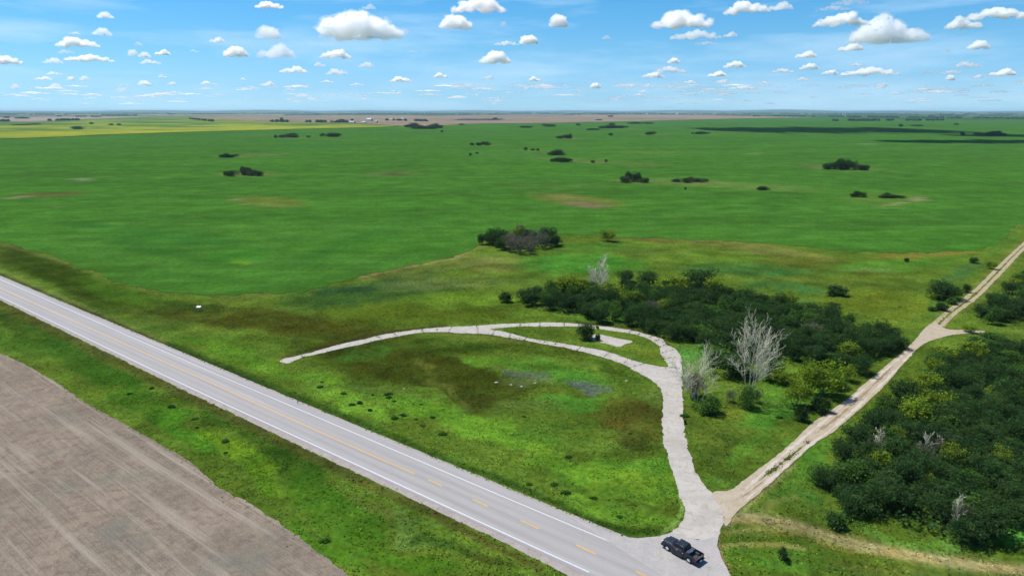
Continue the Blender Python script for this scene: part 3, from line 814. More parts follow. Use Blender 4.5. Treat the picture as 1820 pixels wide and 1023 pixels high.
# ------------------------------------------------------------------ highway
wf = np.array(W(HW_FAR)); wnr = np.array(W(HW_NEAR))
lf = np.array(W(LINE_FAR)); ln = np.array(W(LINE_NEAR)); lm = np.array(W(LINE_MID))
hd = Vector(ln[-1] - ln[0]).normalized()
hang = math.atan2(hd.y, hd.x)


def ext(P, a, b):
    """lengthen a polyline of points along its own ends by a metres before and b metres after"""
    P = np.array(P, float)
    s = P[0] - P[2]; s /= np.linalg.norm(s)
    e = P[-1] - P[0]; e /= np.linalg.norm(e)
    return np.vstack([P[0] + s * a, P, P[-1] + e * b])


def to_local(P, ang):
    c, s = math.cos(-ang), math.sin(-ang)
    return [(a * c - b * s, a * s + b * c) for a, b in P]


M_ASPH = asphalt_mat()
M_SHOULDER = gravel_mat('shoulder gravel', (184, 172, 164), (200, 190, 184), (160, 146, 132), 1.5)
nearE = ext(wnr, 260, 120); farE = ext(wf, 260, 0)
fe = wf[-1] - wf[0]; fe /= np.linalg.norm(fe)
far_full = np.vstack([farE, wf[-1] + fe * 40, wf[-1] + fe * 140])
nrm = Vector((-hd.y, hd.x))
# asphalt stops a little outside the near white line, on the far side it runs to the edge of the shoulder
n_as = ext(np.array([p + (q - p) * 0.30 for p, q in zip(ln[:4], wnr[:4])] + [ln[-1] + (wnr[-1] - ln[-1]) * 0.0 + np.array(-nrm) * 0.8]), 260, 120)
f_as = ext(wf, 260, 140)
hw = sheet('highway', to_local(np.vstack([n_as, f_as[::-1]]), hang), 0.055, M_ASPH)
hw.rotation_euler = (0, 0, hang)
struct(hw, 'pale grey two-lane asphalt highway')
sh_near = resample(nearE, 0.8, False, 0.35, 12, smooth=False)
sh_far = resample(f_as, 0.8, False, 0.18, 13, smooth=False)
sh_far = sh_far + np.array(nrm) * 0.45
o = sheet('road_shoulder', np.vstack([sh_near, sh_far[::-1]]), 0.022, M_SHOULDER)
struct(o, 'pinkish gravel shoulder along the highway')


def strip(P, width):
    P = np.array(P, float)
    t = np.gradient(P, axis=0); t /= np.linalg.norm(t, axis=1)[:, None]
    n = np.stack([-t[:, 1], t[:, 0]], 1)
    return np.vstack([P + n * width / 2, (P - n * width / 2)[::-1]])


M_WHITE = paint_mat('white road paint', (240, 240, 242))
M_YEL = paint_mat('yellow road paint', (244, 192, 96))
for nm, P, wd, m, a, b in (('edge_line', lf, 0.2, M_WHITE, 260, 0), ('edge_line', ln, 0.24, M_WHITE, 260, 0), ('centre_line', lm, 0.26, M_YEL, 260, 0)):
    q = ext(P, a, b) if b else np.vstack([P[0] + (P[0] - P[2]) / np.linalg.norm(P[0] - P[2]) * a, P])
    q = resample(q, 6, False, 0)
    o = sheet(nm, to_local(strip(q, wd), hang), 0.061, m, parent=hw)
for a, b in DASHES:
    q = np.array([at(*a), at(*b)])
    sheet('lane_dash', to_local(strip(q, 0.26), hang), 0.061, M_YEL, parent=hw)

# ------------------------------------------------------------------ concrete drive, apron, gravel road
M_CONC = concrete_mat()
M_APRON = gravel_mat('dusty apron', (192, 188, 184), (206, 200, 194), (180, 172, 164), 1.2)
cp = resample(W(CONCRETE_PATH), 0.6, True, 0.42, 21)
isl = resample(W(ISLAND), 0.7, True, 0.28, 22)
o = sheet('concrete_path', cp, 0.075, M_CONC, skirt=0.08)
struct(o, 'old cracked concrete drive looping off the highway')
ap = resample(W(APRON), 0.8, True, 0.12, 23, smooth=False)
o = sheet('apron', ap, 0.066, M_APRON, skirt=0.06)
struct(o, 'pale dusty apron where the drive meets the highway')
# the grass island inside the loop stands on the concrete sheet
n_in = []
bx = np.array(isl)
for _ in range(500):
    n_in.append((rs.uniform(bx[:, 0].min(), bx[:, 0].max()), rs.uniform(bx[:, 1].min(), bx[:, 1].max())))
n_in = np.array(n_in); n_in = n_in[inside(isl, n_in[:, 0], n_in[:, 1])]
o = sheet('grass_island', isl, 0.11, M_MEADOW, n_in, meadow, skirt=0.05)
struct(o, 'grass island inside the concrete loop')
o = sheet('concrete_slab', resample(W(PAD), 0.7, True, 0.35, 24), 0.15, M_CONC, skirt=0.05)
struct(o, 'broken bare concrete slab on the grass island')
M_GRAV = gravel_mat('pale track gravel', (198, 182, 156), (212, 197, 174), (168, 150, 120), 1.1)
gp = resample(W(GRAVEL), 0.7, True, 0.22, 25)
o = sheet('gravel_road', gp, 0.084, M_GRAV, skirt=0.08)
struct(o, 'pale gravel farm road leading away from the drive')
M_RUT = gravel_mat('rutted track', (190, 172, 140), (206, 190, 160), (150, 140, 96), 1.4)
for P in (RUT_L, RUT_R):
    q = resample(W(P), 1.5, False, 0.25, 26)
    wdt = 0.95 + 0.5 * (fbm(q[:, 0] / 3, q[:, 1] / 3, 2, 9) - .3)
    t = np.gradient(q, axis=0); t /= np.linalg.norm(t, axis=1)[:, None]
    n = np.stack([-t[:, 1], t[:, 0]], 1)
    o = sheet('wheel_track', np.vstack([q + n * wdt[:, None] * .6, (q - n * wdt[:, None] * .6)[::-1]]), 0.02, M_RUT)
    struct(o, 'pale wheel rut of the grassy farm track')

def ribbon(name, pxs, wd, z, mat, colfn, lab, seed):
    q = resample(W(pxs), .6, False, .16, seed)
    n0 = fbm(q[:, 0] / 1.6, q[:, 1] / 1.6, 3, seed)
    ends = np.minimum(np.arange(len(q)), np.arange(len(q))[::-1])
    wv = wd * np.clip((n0 - .28) * 2.4, .12, 1) * np.clip(ends / 8, .1, 1)
    t = np.gradient(q, axis=0); t /= np.linalg.norm(t, axis=1)[:, None]
    n = np.stack([-t[:, 1], t[:, 0]], 1)
    o = sheet(name, np.vstack([q + n * wv[:, None] / 2, (q - n * wv[:, None] / 2)[::-1]]), z, mat, None, colfn)
    return struct(o, lab)


ribbon('grass_strip', [(1348, 855), (1392, 821), (1419, 800), (1440, 782)], .85, .094, M_MEADOW, flat_col((104, 122, 62), .3, 6), 'thin grass strip between the wheel tracks of the gravel road', 31)
M_STREAK = gravel_mat('brown wheel track', (168, 148, 118), (178, 160, 130), (146, 134, 104), 1.6)
ribbon('dirt_streak', [(1442, 776), (1476, 751), (1506, 727), (1545, 692), (1590, 648)], .8, .096, M_STREAK, None, 'brown streak along the middle of the gravel road', 32)
ribbon('dirt_streak', [(1300, 893), (1336, 872), (1360, 852)], .7, .097, M_STREAK, None, 'brown streak at the mouth of the gravel road', 33)
ribbon('wheel_track', [(1310, 884), (1366, 832), (1415, 789), (1478, 738), (1545, 683), (1612, 624)], .8, .0885, gravel_mat('pale wheel track', (222, 210, 192), (228, 218, 202), (204, 190, 168), 1.2), None, 'paler left wheel track of the gravel road', 34)
ribbon('wheel_track', [(1322, 892), (1384, 840), (1440, 791), (1500, 744), (1578, 672), (1626, 622)], .8, .0915, bpy.data.materials['pale wheel track'], None, 'paler right wheel track of the gravel road', 35)

# weeds growing in the middle of the gravel road and in the slab joints come with the grass below
CENTRE_WEEDS = [(1350, 853), (1392, 821), (1419, 800), (1438, 784)]
JOINTS = [((990, 606), (985, 616)), ((1034, 613), (1026, 624)), ((1083, 624), (1075, 635)), ((1118, 636), (1108, 648)), ((937, 600), (930, 606)), ((908, 593), (905, 601)), ((880, 588), (874, 596)), ((803, 580), (797, 591)),
          ((749, 585), (752, 591)), ((668, 597), (678, 603)), ((536, 631), (541, 636)), ((776, 582), (778, 591)), ((700, 591), (705, 598)), ((1160, 597), (1150, 601)), ((1172, 603), (1160, 609)), ((1183, 612), (1170, 618)), ((1177, 606), (1190, 614)), ((1199, 622), (1175, 627)), ((1207, 634), (1176, 638)), ((1185, 652), (1207, 655)), ((960, 574), (958, 581)), ((1003, 574), (1002, 581)), ((1060, 579), (1056, 585)), ((1122, 587), (1118, 593)), ((1144, 646), (1120, 654)), ((925, 575), (924, 581)), ((1140, 592), (1132, 596)), ((847, 579), (850, 592)), ((900, 598), (930, 602)), ((940, 603), (975, 609))]

# ------------------------------------------------------------------ leaves, trees
def leaf_mat(name, cols, trans=0.25, rough=0.55):
    m, nt, out = newmat(name)
    a = N(nt, 'ShaderNodeVertexColor', layer_name='tint').outputs[0]
    oi = N(nt, 'ShaderNodeObjectInfo').outputs['Random']
    base = mixc(nt, mrange(nt, oi, 0, 1, 0, 1), alb(cols[0]), alb(cols[1]))
    geo = N(nt, 'ShaderNodeNewGeometry').outputs['Position']
    nn = noise(nt, geo, 0.9, 3)
    base = mixc(nt, mrange(nt, nn, 0.42, 0.68, 0, 0.8), base, alb(cols[2]))
    col = mixc(nt, 1.0, base, a, 'MULTIPLY')
    d = N(nt, 'ShaderNodeBsdfPrincipled', {'Base Color': col, 'Roughness': rough, 'Specular IOR Level': 0.0})
    t = N(nt, 'ShaderNodeBsdfTranslucent', {'Color': mixc(nt, 1.0, col, (1.3, 1.4, 0.6, 1), 'MULTIPLY')})
    mx = N(nt, 'ShaderNodeMixShader', {0: trans, 1: d.outputs[0], 2: t.outputs[0]})
    nt.links.new(mx.outputs[0], out.inputs[0])
    return m


M_DARK = leaf_mat('dark green leaves', ((42, 74, 42), (66, 102, 52), (88, 116, 62)), 0.22)
M_MID = leaf_mat('mid green leaves', ((74, 116, 50), (86, 128, 56), (104, 142, 60)), 0.25)
M_LIME = leaf_mat('yellow green leaves', ((136, 164, 50), (152, 174, 56), (106, 142, 46)), 0.3)
M_GREY = leaf_mat('thin grey green leaves', ((98, 104, 84), (116, 116, 100), (128, 122, 112)), 0.2)
M_RUST = leaf_mat('rust brown leaves', ((176, 132, 80), (184, 142, 90), (140, 124, 72)), 0.2)
M_WEED = leaf_mat('weed leaves', ((58, 104, 40), (66, 112, 42), (78, 120, 48)), 0.25)
M_BARK = pmat('grey brown bark', alb((120, 108, 92)), 0.9)
M_DEAD = pmat('bleached dead wood', alb((238, 232, 202)), 0.85)
M_TWIG = pmat('bare grey twigs', alb((158, 148, 136)), 0.9)


def quads(cent, size, up=0.35, aspect=0.7, rng=None):
    n = len(cent)
    d = rng.normal(size=(n, 3)); d[:, 2] = np.abs(d[:, 2]) + up * 1.5
    d /= np.linalg.norm(d, axis=1)[:, None]
    r = rng.normal(size=(n, 3))
    a = np.cross(d, r); a /= np.linalg.norm(a, axis=1)[:, None]
    b = np.cross(d, a)
    s = (size * rng.uniform(.6, 1.35, n))[:, None]
    a = a * s * .5; b = b * s * .5 * aspect
    v = np.stack([cent - a, cent - b * 1.0, cent + a, cent + b], 1).reshape(-1, 3)
    f = np.arange(n * 4).reshape(n, 4)
    return v, f


def crown_mesh(name, rx, ry, rz, zc, seed, nl=1100, leaf=0.3, lobes=7, gap=0.0, mat=None, low=0.15):
    g = np.random.RandomState(seed)
    L = []
    for i in range(lobes):
        a = g.uniform(0, 2 * math.pi); q = g.uniform(0.2, 0.72)
        L.append((math.cos(a) * rx * q, math.sin(a) * ry * q, zc + rz * g.uniform(-.45, .42), g.uniform(.36, .58)))
    L.append((0, 0, zc + rz * .1, .62))
    C = []; T = []
    per = nl // len(L)
    for (lx, ly, lz, s) in L:
        ncl = max(8, per // 9)
        d = g.normal(size=(ncl, 3)); d /= np.linalg.norm(d, axis=1)[:, None]
        rr = g.uniform(.72, 1.08, (ncl, 1))
        cc = np.array([lx, ly, lz]) + d * rr * np.array([rx * s, ry * s, rz * s * 1.05])
        lobe_t = g.uniform(.82, 1.18)
        m = per // ncl + 1
        for c in cc:
            if g.rand() < gap: continue
            q = c + g.normal(size=(m, 3)) * leaf * 0.95
            C.append(q); T.append(np.full(m, lobe_t * g.uniform(.75, 1.28)))
    C = np.vstack(C); T = np.concatenate(T)
    k = C[:, 2] > low
    C, T = C[k], T[k] * g.uniform(.8, 1.2, k.sum())
    v, f = quads(C, leaf, .3, .75, g)
    col = np.repeat(T, 4)[:, None] * np.array([1, 1, 1.0])
    col[:, 0] *= np.repeat(g.uniform(.9, 1.15, len(C)), 4)
    me = mesh_np(name, v, f, col)
    me.materials.append(mat)
    return me


def tube(V, F, p, q, r0, r1, sides=5):
    p = Vector(p); q = Vector(q)
    d = (q - p)
    if d.length < 1e-5: return
    d.normalize()
    u = d.orthogonal().normalized(); w_ = d.cross(u)
    b = len(V)
    for c, r in ((p, r0), (q, r1)):
        for i in range(sides):
            a = 2 * math.pi * i / sides
            V.append(tuple(c + (u * math.cos(a) + w_ * math.sin(a)) * r))
    for i in range(sides):
        j = (i + 1) % sides
        F.append((b + i, b + j, b + sides + j, b + sides + i))


def mesh_vf(name, V, F, mat, smooth=False):
    me = bpy.data.meshes.new(name)
    me.from_pydata(V, [], F)
    if smooth:
        me.polygons.foreach_set('use_smooth', np.ones(len(F), bool))
    me.materials.append(mat)
    me.update()
    return me


def trunk_mesh(name, h, r, seed, mat, stems=3, spread=.5):
    g = random.Random(seed)
    V, F = [], []
    for s in range(stems):
        a = g.uniform(0, 6.28)
        p = Vector((math.cos(a) * r * 1.2, math.sin(a) * r * 1.2, -0.1)); d = Vector((math.cos(a) * spread * .5, math.sin(a) * spread * .5, 1)).normalized()
        n = 5; rr = r
        for i in range(n):
            q = p + (d + Vector((g.uniform(-.2, .2), g.uniform(-.2, .2), 0))).normalized() * h / n
            tube(V, F, p, q, rr, rr * .76)
            if i > 0:
                for k in range(2):
                    b = g.uniform(0, 6.28)
                    e = q + Vector((math.cos(b), math.sin(b), .7)).normalized() * h * .28 * (1 - i / n * .5)
                    tube(V, F, q, e, rr * .5, rr * .15, 4)
            p = q; rr *= .76
    return mesh_vf(name, V, F, mat)


def dead_branches(h, r, seed, lean=0.35, twig=0.02, levels=4):
    """trunk arrays and branch arrays of a bare tree"""
    g = random.Random(seed)
    TV, TF, BV, BF = [], [], [], []

    def grow(p, d, L, rad, lev):
        n = 5 if lev == 0 else 4
        for i in range(n):
            d2 = (d + Vector((g.uniform(-1, 1), g.uniform(-1, 1), g.uniform(-.2, .5))) * (.09 if lev == 0 else .2)).normalized()
            q = p + d2 * L / n
            r2 = max(twig, rad * .8)
            tube(TV if lev == 0 else BV, TF if lev == 0 else BF, p, q, max(twig, rad), r2, 6 if lev == 0 else 3)
            if lev < levels - 1 and (i > 0 or lev > 0):
                for k in range(3 if lev == 0 else (2 if lev == 1 else (1 if g.random() < .7 else 0))):
                    a = g.uniform(0, 6.283)
                    o_ = d2.orthogonal().normalized(); o2 = d2.cross(o_)
                    sd = (o_ * math.cos(a) + o2 * math.sin(a))
                    nd = (d2 * g.uniform(.55, .95) + sd * g.uniform(.45, .8) + Vector((0, 0, .18))).normalized()
                    grow(q, nd, L * g.uniform(.36, .58) * (1 - .1 * i), r2 * .55, lev + 1)
            p, rad, d = q, r2, d2
    return grow, TV, TF, BV, BF


# prototypes: (crown mesh, trunk mesh)
DARK = [(crown_mesh('crown', 2.5 + .25 * (i % 3), 2.4 + .3 * ((i + 1) % 3), 2.35 + .25 * (i % 2), 2.6, 100 + i, 4600, .21, 12, mat=M_DARK), trunk_mesh('trunk', 3.6, .09, 200 + i, M_BARK)) for i in range(7)]
LIME = [(crown_mesh('crown', 2.2, 2.1 + .3 * (i % 2), 2.0, 2.5, 120 + i, 2400, .26, 9, gap=.06, mat=M_LIME), trunk_mesh('trunk', 3.4, .08, 220 + i, M_BARK)) for i in range(4)]
MID = [(crown_mesh('crown', 2.2, 2.2, 2.0, 2.1, 140 + i, 2200, .26, 8, gap=.03, mat=M_MID), trunk_mesh('trunk', 3.0, .08, 240 + i, M_BARK)) for i in range(4)]
GREY = [(crown_mesh('crown', 2.3, 2.2, 2.2, 2.5, 160 + i, 1500, .22, 8, gap=.1, mat=M_GREY), trunk_mesh('trunk', 4.6, .08, 260 + i, M_TWIG, 6, .9)) for i in range(3)]
BUSH = [(crown_mesh('crown', 1.0, 1.0, .9, .85, 180 + i, 1500, .17, 7, mat=M_DARK, low=.02), trunk_mesh('trunk', 1.0, .03, 280 + i, M_BARK)) for i in range(4)]
BUSHM = [(crown_mesh('crown', 1.0, 1.0, .9, .85, 190 + i, 1500, .17, 7, mat=M_MID, low=.02), trunk_mesh('trunk', 1.0, .03, 290 + i, M_BARK)) for i in range(3)]


def plant(name, proto, x, y, sx, sz, label, cat, group=None, z=0.0, sy=None, rz=None, crown_name='crown'):
    o = empty(name, (x, y, z), rs.uniform(0, 6.28) if rz is None else rz)
    o.scale = (sx, sy or sx, sz)
    tag(o, label, cat, group)
    c = link(crown_name, proto[0], None, o)
    t = link('trunk', proto[1], None, o)
    return o


def scatter(polypx, spacing, seed, tries=30000):
    g = np.random.RandomState(seed)
    P = np.array(resample(W(polypx), 3, True, 0))
    lo, hi = P.min(0), P.max(0)
    out = []
    cell = {}
    for _ in range(tries):
        x = g.uniform(lo[0], hi[0]); y = g.uniform(lo[1], hi[1])
        k = (int(x // spacing), int(y // spacing))
        bad = False
        for i in (-1, 0, 1):
            for j in (-1, 0, 1):
                for q in cell.get((k[0] + i, k[1] + j), ()):
                    if (q[0] - x) ** 2 + (q[1] - y) ** 2 < spacing * spacing: bad = True
        if bad: continue
        cell.setdefault(k, []).append((x, y)); out.append((x, y))
    out = np.array(out)
    return out[inside(P, out[:, 0], out[:, 1])]


woods = []
for polyp, sp, sd, lab, grp, sc in ((WOOD_R, 3.75, 1, 'dark leafy tree packed in the big wood right of the gravel road', 'trees of the wood right of the gravel road', 1.0),
                                    (WOOD_C, 4.0, 2, 'dark leafy tree packed in the long wood between the loop drive and the gravel road', 'trees of the long middle wood', 1.0),
                                    (WOOD_T, 4.6, 3, 'dark leafy tree in the wood beyond the side track at the right edge', 'trees of the wood beyond the side track', 1.05)):
    pts = scatter(polyp, sp, sd)
    px, py = proj(pts[:, 0], pts[:, 1])
    pts = pts[(px < 1905) & (px > -20) & (py < 1060)]
    woods.append((pts, lab, grp, sc))
    print('WOOD', grp, len(pts))
for pts, lab, grp, sc in woods:
    for (x, y) in pts:
        s = sc * rs.uniform(.86, 1.22)
        q = rs.rand()
        if q < .13:
            plant('leafy_tree', MID[rs.randint(len(MID))], x, y, s * 1.1, sc * rs.uniform(.9, 1.25), lab.replace('dark leafy tree packed', 'lighter mid green tree mixed').replace(' in the', ' into the').replace(' between the loop drive and the gravel road', ' above the loop drive'), 'tree', grp.replace('trees', 'lighter trees'))
        else:
            p = DARK[rs.randint(len(DARK))]
            plant('leafy_tree', p, x, y, s, sc * rs.uniform(.7, 1.08), lab, 'tree', grp)

# low growth filling the woods' floor
def undergrowth():
    V, F, C = [], [], []
    nb = 0
    g = np.random.RandomState(55)
    for polyp, n in ((WOOD_R, 16000), (WOOD_C, 14000), (WOOD_T, 5000)):
        P = np.array(W(polyp)); lo, hi = P.min(0), P.max(0)
        q = np.stack([g.uniform(lo[0], hi[0], n * 3), g.uniform(lo[1], hi[1], n * 3)], 1)
        q = q[inside(P, q[:, 0], q[:, 1])][:n]
        q = q[proj(q[:, 0], q[:, 1])[0] < 1915]
        c = np.column_stack([q, g.uniform(.1, 2.0, len(q))])
        v, f = quads(c, .55, .6, .8, g)
        V.append(v); F.append(f + nb); nb += len(v)
        C.append(np.repeat(g.uniform(.6, 1.2, len(q)), 4))
    col = np.concatenate(C)[:, None] * np.ones(3)
    o = link('undergrowth', mesh_np('undergrowth', np.vstack(V), np.vstack(F), col), M_DARK)
    tag(o, 'dark low growth under the trees of the woods', None, None, 'stuff')


undergrowth()


def tree_at(px, yb, wpx, yt, proto, name, label, cat, group=None, k=1.0, base_r=2.3, base_h=4.8):
    """place a crown so that it is wpx wide and reaches from yb up to yt in the photograph"""
    x, y = at(px, yb)
    m = ppm(px, yb)
    r = wpx / m / 2 / base_r
    h = max(.3, hgt(px, yb, yt)) / base_h
    return plant(name, proto, x, y, r * k, h, label, cat, group)


# ---- yellow-green trees in and around the woods
LG = 'yellow green trees standing in the woods'
lime_spots = [  # px, base y, width px, top y, label
    (1012, 522, 62, 484, 'broad yellow green tree left of the small white dead tree'), (1090, 530, 42, 505, 'yellow green tree just below the small white dead tree'), (1192, 520, 66, 487, 'widest yellow green tree at the back of the middle wood'),
    (1266, 524, 42, 489, 'round yellow green tree beside the dark dome at the back of the middle wood'), (1120, 545, 40, 512, 'pale yellow green tree inside the middle wood'), (1403, 545, 40, 514, 'small yellow green tree at the far right back of the middle wood'),
    (1508, 640, 40, 602, 'yellow green tree at the front of the middle wood above the shrubs'), (1178, 556, 34, 528, 'dull yellow green tree deep in the middle wood'),
    (1412, 722, 52, 674, 'bright yellow green shrub with dark foot, lower left of the shrub pair'), (1460, 704, 60, 634, 'tallest bright yellow green tree between drive and gravel road'), (1432, 682, 40, 646, 'yellow green tree behind the tallest one by the gravel road'), (1478, 700, 32, 668, 'low yellow green shrub right of the tallest one'),
    (1508, 678, 28, 648, 'small yellow green shrub close to the gravel road'), (1398, 684, 44, 655, 'thin yellow green shrub left of the tall shrubs'),
    (1650, 700, 50, 655, 'yellow green tree in the right wood near the gravel road top'), (1618, 762, 58, 700, 'tallest yellow green tree of the right wood'), (1592, 790, 40, 752, 'yellow green tree below the tallest one in the right wood'), (1662, 735, 46, 690, 'yellow green tree right of the tallest one in the right wood'),
    (1722, 640, 50, 600, 'yellow green tree at the far edge of the right wood'), (1680, 646, 44, 612, 'yellow green tree at the far left edge of the right wood'), (1662, 668, 40, 632, 'yellow green tree where the right wood meets the road'), (1622, 704, 34, 668, 'yellow green shrub hanging over the gravel road'), (1770, 720, 44, 688, 'yellow green tree deep on the right side of the right wood'),
    (1565, 838, 44, 795, 'dull yellow green tree at the left of the right wood'), (1700, 840, 50, 788, 'yellow green tree beside the pale bare ones in the right wood'), (1780, 835, 34, 790, 'lone yellow green tree at the right side of the right wood'), (1812, 512, 36, 492, 'yellow green tree in the far right wood'), (1650, 866, 30, 836, 'small dull yellow green tree in the right wood'),
    (1572, 716, 26, 690, 'yellow green bush where the gravel road bends'), (1722, 590, 22, 575, 'small yellow green bush at the side track'),
]
for i, (a, b, wd, t, lab) in enumerate(lime_spots):
    m = ppm(a, b)
    o = tree_at(a, b, wd * 1.05, t, LIME[i % 4], 'yellow_green_tree', lab, 'tree', LG)

# ---- mid green trees
for i, (a, b, wd, t, lab) in enumerate([
        (1117, 580, 17, 556, 'narrow dark green shrub standing alone above the loop drive'), (1275, 645, 60, 600, 'mid green shrub at the left corner of the middle wood'), (1300, 668, 66, 625, 'green shrub behind the tall white dead tree'), (1370, 672, 56, 632, 'green shrub right of the tall white dead tree'),
        (1490, 690, 40, 660, 'small green shrub beside the yellow green shrubs'), (1496, 652, 48, 622, 'green shrub at the right end of the middle wood'), (1240, 478 + 34, 62, 476, 'dark green dome tree at the very back of the middle wood'), (1112, 502, 34, 480, 'dark green tree right of the small white dead tree'),
        (1150, 500, 40, 484, 'low dark shrub at the back of the middle wood')]):
    tree_at(a, b, wd, t, MID[i % 4] if i in (1, 3, 4, 5) else DARK[i % 7], 'shrub', lab, 'shrub')

# ---- shrubs one by one
for i, (a, b, wd, t, lab, kind) in enumerate([
        (1039, 603, 34, 574, 'round dark tree on the grass island inside the drive', 'D'), (1063, 606, 11, 591, 'thin small bush in front of the concrete slab', 'B'), (1062, 584, 6, 578, 'tiny bush by the upper edge of the loop drive', 'B'),
        (1262, 734, 50, 698, 'dark green shrub by the drive below the rust coloured shrub', 'M'), (1328, 726, 38, 676, 'dark green shrub at the foot of the tall white dead tree', 'M'), (1424, 747, 24, 720, 'small dark bush below the yellow green shrubs', 'B'), (1458, 732, 32, 702, 'dark bush under the tallest yellow green tree', 'B'),
        (1391, 995, 20, 974, 'small round bush alone on the grass right of the truck', 'B'), (1484, 936, 38, 906, 'round dark bush at the lower left corner of the right wood', 'B'), (1080, 429, 27, 404, 'lone rounded yellow green tree at the edge of the crop', 'L'),
        (1486, 524, 36, 506, 'oval dark bush on the meadow behind the middle wood', 'B'), (1482, 546, 18, 537, 'small dark bush nearest the white stones', 'B'), (1730, 467, 16, 455, 'round dark bush left of the yellow green bush by the farm track', 'B'), (1760, 478, 19, 460, 'small yellow green bush by the farm track', 'L'), (1611, 465, 8, 457, 'tiny dark bush alone on the far meadow', 'B'),
        (1668, 530, 42, 499, 'left part of the dark thicket beside the farm track', 'D'), (1692, 532, 38, 507, 'middle of the dark thicket beside the farm track', 'D'), (1716, 519, 15, 503, 'right end of the dark thicket beside the farm track', 'B'), (1672, 551, 22, 536, 'low bush below the dark thicket by the farm track', 'B'), (1690, 540, 20, 527, 'low green bush between thicket and farm track', 'W'), (1655, 552, 14, 543, 'low green bush left of the farm track junction', 'W'),
        (898, 536, 24, 517, 'small dark bush at the left tip of the middle wood', 'B'), (1230, 708, 46, 656, 'dark shrub with rust coloured top beside the drive', 'G'), (1236, 702, 34, 668, 'rust brown dying shrub beside the drive', 'R'), (1217, 753, 5, 743, 'tiny weed bush at the edge of the drive', 'B'), (1345, 715, 20, 690, 'thin pale shrub leaning on the tall dead tree', 'G'), (1300, 715, 22, 690, 'pale shrub left of the tall dead tree foot', 'G'),
        (1770, 600, 40, 590, 'low green bush at the side track', 'W')]):
    pr = {'D': DARK[i % 7], 'B': BUSH[i % 4], 'W': BUSHM[i % 3], 'L': LIME[i % 4], 'M': MID[i % 4], 'G': GREY[i % 3]}.get(kind)
    if kind == 'R':
        pr = (crown_mesh('crown', 2.2, 2.2, 2.0, 2.1, 333, 500, .3, 7, gap=.2, mat=M_RUST), GREY[0][1])
    br, bh = (1.0, 1.75) if kind in 'BW' else (2.35, 4.7)
    tree_at(a, b, wd, t, pr, 'bush' if kind in 'BW' else ('tree' if kind in 'DL' else 'shrub'), lab, 'bush' if kind in 'BW' else ('tree' if kind in 'DL' else 'shrub'), None, 1.0, br, bh)

# ---- the clump in front of the crop
cl = scatter([(856, 434), (870, 428), (905, 428), (925, 418), (960, 424), (990, 434), (985, 440), (955, 449), (935, 453), (900, 449), (880, 440)], 4.2, 9)
for i, (x, y) in enumerate(cl):
    px, py = proj(x, y)
    grey = 893 < px < 968 and rs.rand() < .75
    s = rs.uniform(.8, 1.2) * 1.15
    pr = GREY[i % 3] if grey else DARK[i % 7]
    plant('leafy_tree' if not grey else 'half_bare_tree', pr, x, y, s, s * rs.uniform(.9, 1.15),
          'dark green tree in the clump at the corner of the crop' if not grey else 'thin grey half-bare tree in the middle of the crop corner clump', 'tree', 'trees of the clump at the crop corner' if not grey else 'half-bare trees of the crop corner clump')
tree_at(918, 432, 22, 400, LIME[2], 'yellow_green_tree', 'slim yellow green tree topping the clump at the crop corner', 'tree')

# ---- grey thin trees in the right wood
for i, (a, b, wd, t) in enumerate([(1640, 835, 34, 790), (1590, 810, 30, 775), (1690, 812, 30, 772), (1545, 818, 26, 780), (1655, 815, 24, 775), (1710, 930, 30, 890), (1560, 880, 26, 850), (1440, 600, 40, 570), (1160, 560, 30, 530)]):
    tree_at(a, b, wd, t, GREY[i % 3], 'half_bare_tree', 'thin grey half-bare tree poking out of the right wood' if a > 1500 else 'thin grey half-bare tree poking out of the middle wood', 'tree', 'half-bare trees of the right wood' if a > 1500 else 'half-bare trees of the middle wood')


# ---- bare white trees
def dead_tree(px, yb, yt, seed, label, stems, spread=.25, levels=4, rad=.16, twig=.022):
    x, y = at(px, yb)
    h = hgt(px, yb, yt)
    o = empty('dead_tree', (x, y, 0))
    tag(o, label, 'tree')
    gr = random.Random(seed)
    TV, TF, BV, BF = [], [], [], []
    for s in range(stems):
        grow, a, b, c, d = dead_branches(h, rad, seed * 7 + s, levels=levels, twig=twig)
        ang = 6.283 * s / stems + gr.uniform(-.4, .4)
        sp = spread * gr.uniform(.5, 1.3) * (0 if s == 0 else 1)
        L = h * (0.86 if s == 0 else gr.uniform(.5, .8))
        grow(Vector((math.cos(ang) * .5 * (s > 0), math.sin(ang) * .5 * (s > 0), -.1)), Vector((math.cos(ang) * sp, math.sin(ang) * sp, 1)).normalized(), L, rad * (1 if s == 0 else .7), 0)
        for (v1, f1, v2, f2) in ((TV, TF, a, b), (BV, BF, c, d)):
            n0 = len(v1); v1 += v2; f1 += [tuple(i + n0 for i in t) for t in f2]
    link('trunk', mesh_vf('trunk', TV, TF, M_DEAD, True), None, o)
    link('branches', mesh_vf('branches', BV, BF, M_DEAD), None, o)
    return o


dead_tree(1332, 722, 574, 3, 'tall white dead tree between the drive and the gravel road', 4, .30, 4, .12, .017)
dead_tree(1240, 712, 622, 5, 'shorter white dead tree beside the concrete drive', 6, .7, 4, .08, .013)
dead_tree(1065, 520, 462, 8, 'small white dead tree at the back of the middle wood', 5, .45, 4, .12, .026)
dead_tree(1640, 815, 772, 11, 'small pale dead tree inside the right wood, upper left', 2, .3, 3, .08, .02)
dead_tree(1562, 805, 765, 12, 'small pale dead tree at the left rim of the right wood', 3, .4, 3, .07, .02)
dead_tree(1700, 935, 885, 13, 'fallen-looking pale dead tree low in the right wood', 3, .9, 3, .07, .02)
dead_tree(1668, 815, 778, 14, 'small pale dead tree inside the right wood, centre', 2, .3, 3, .07, .02)

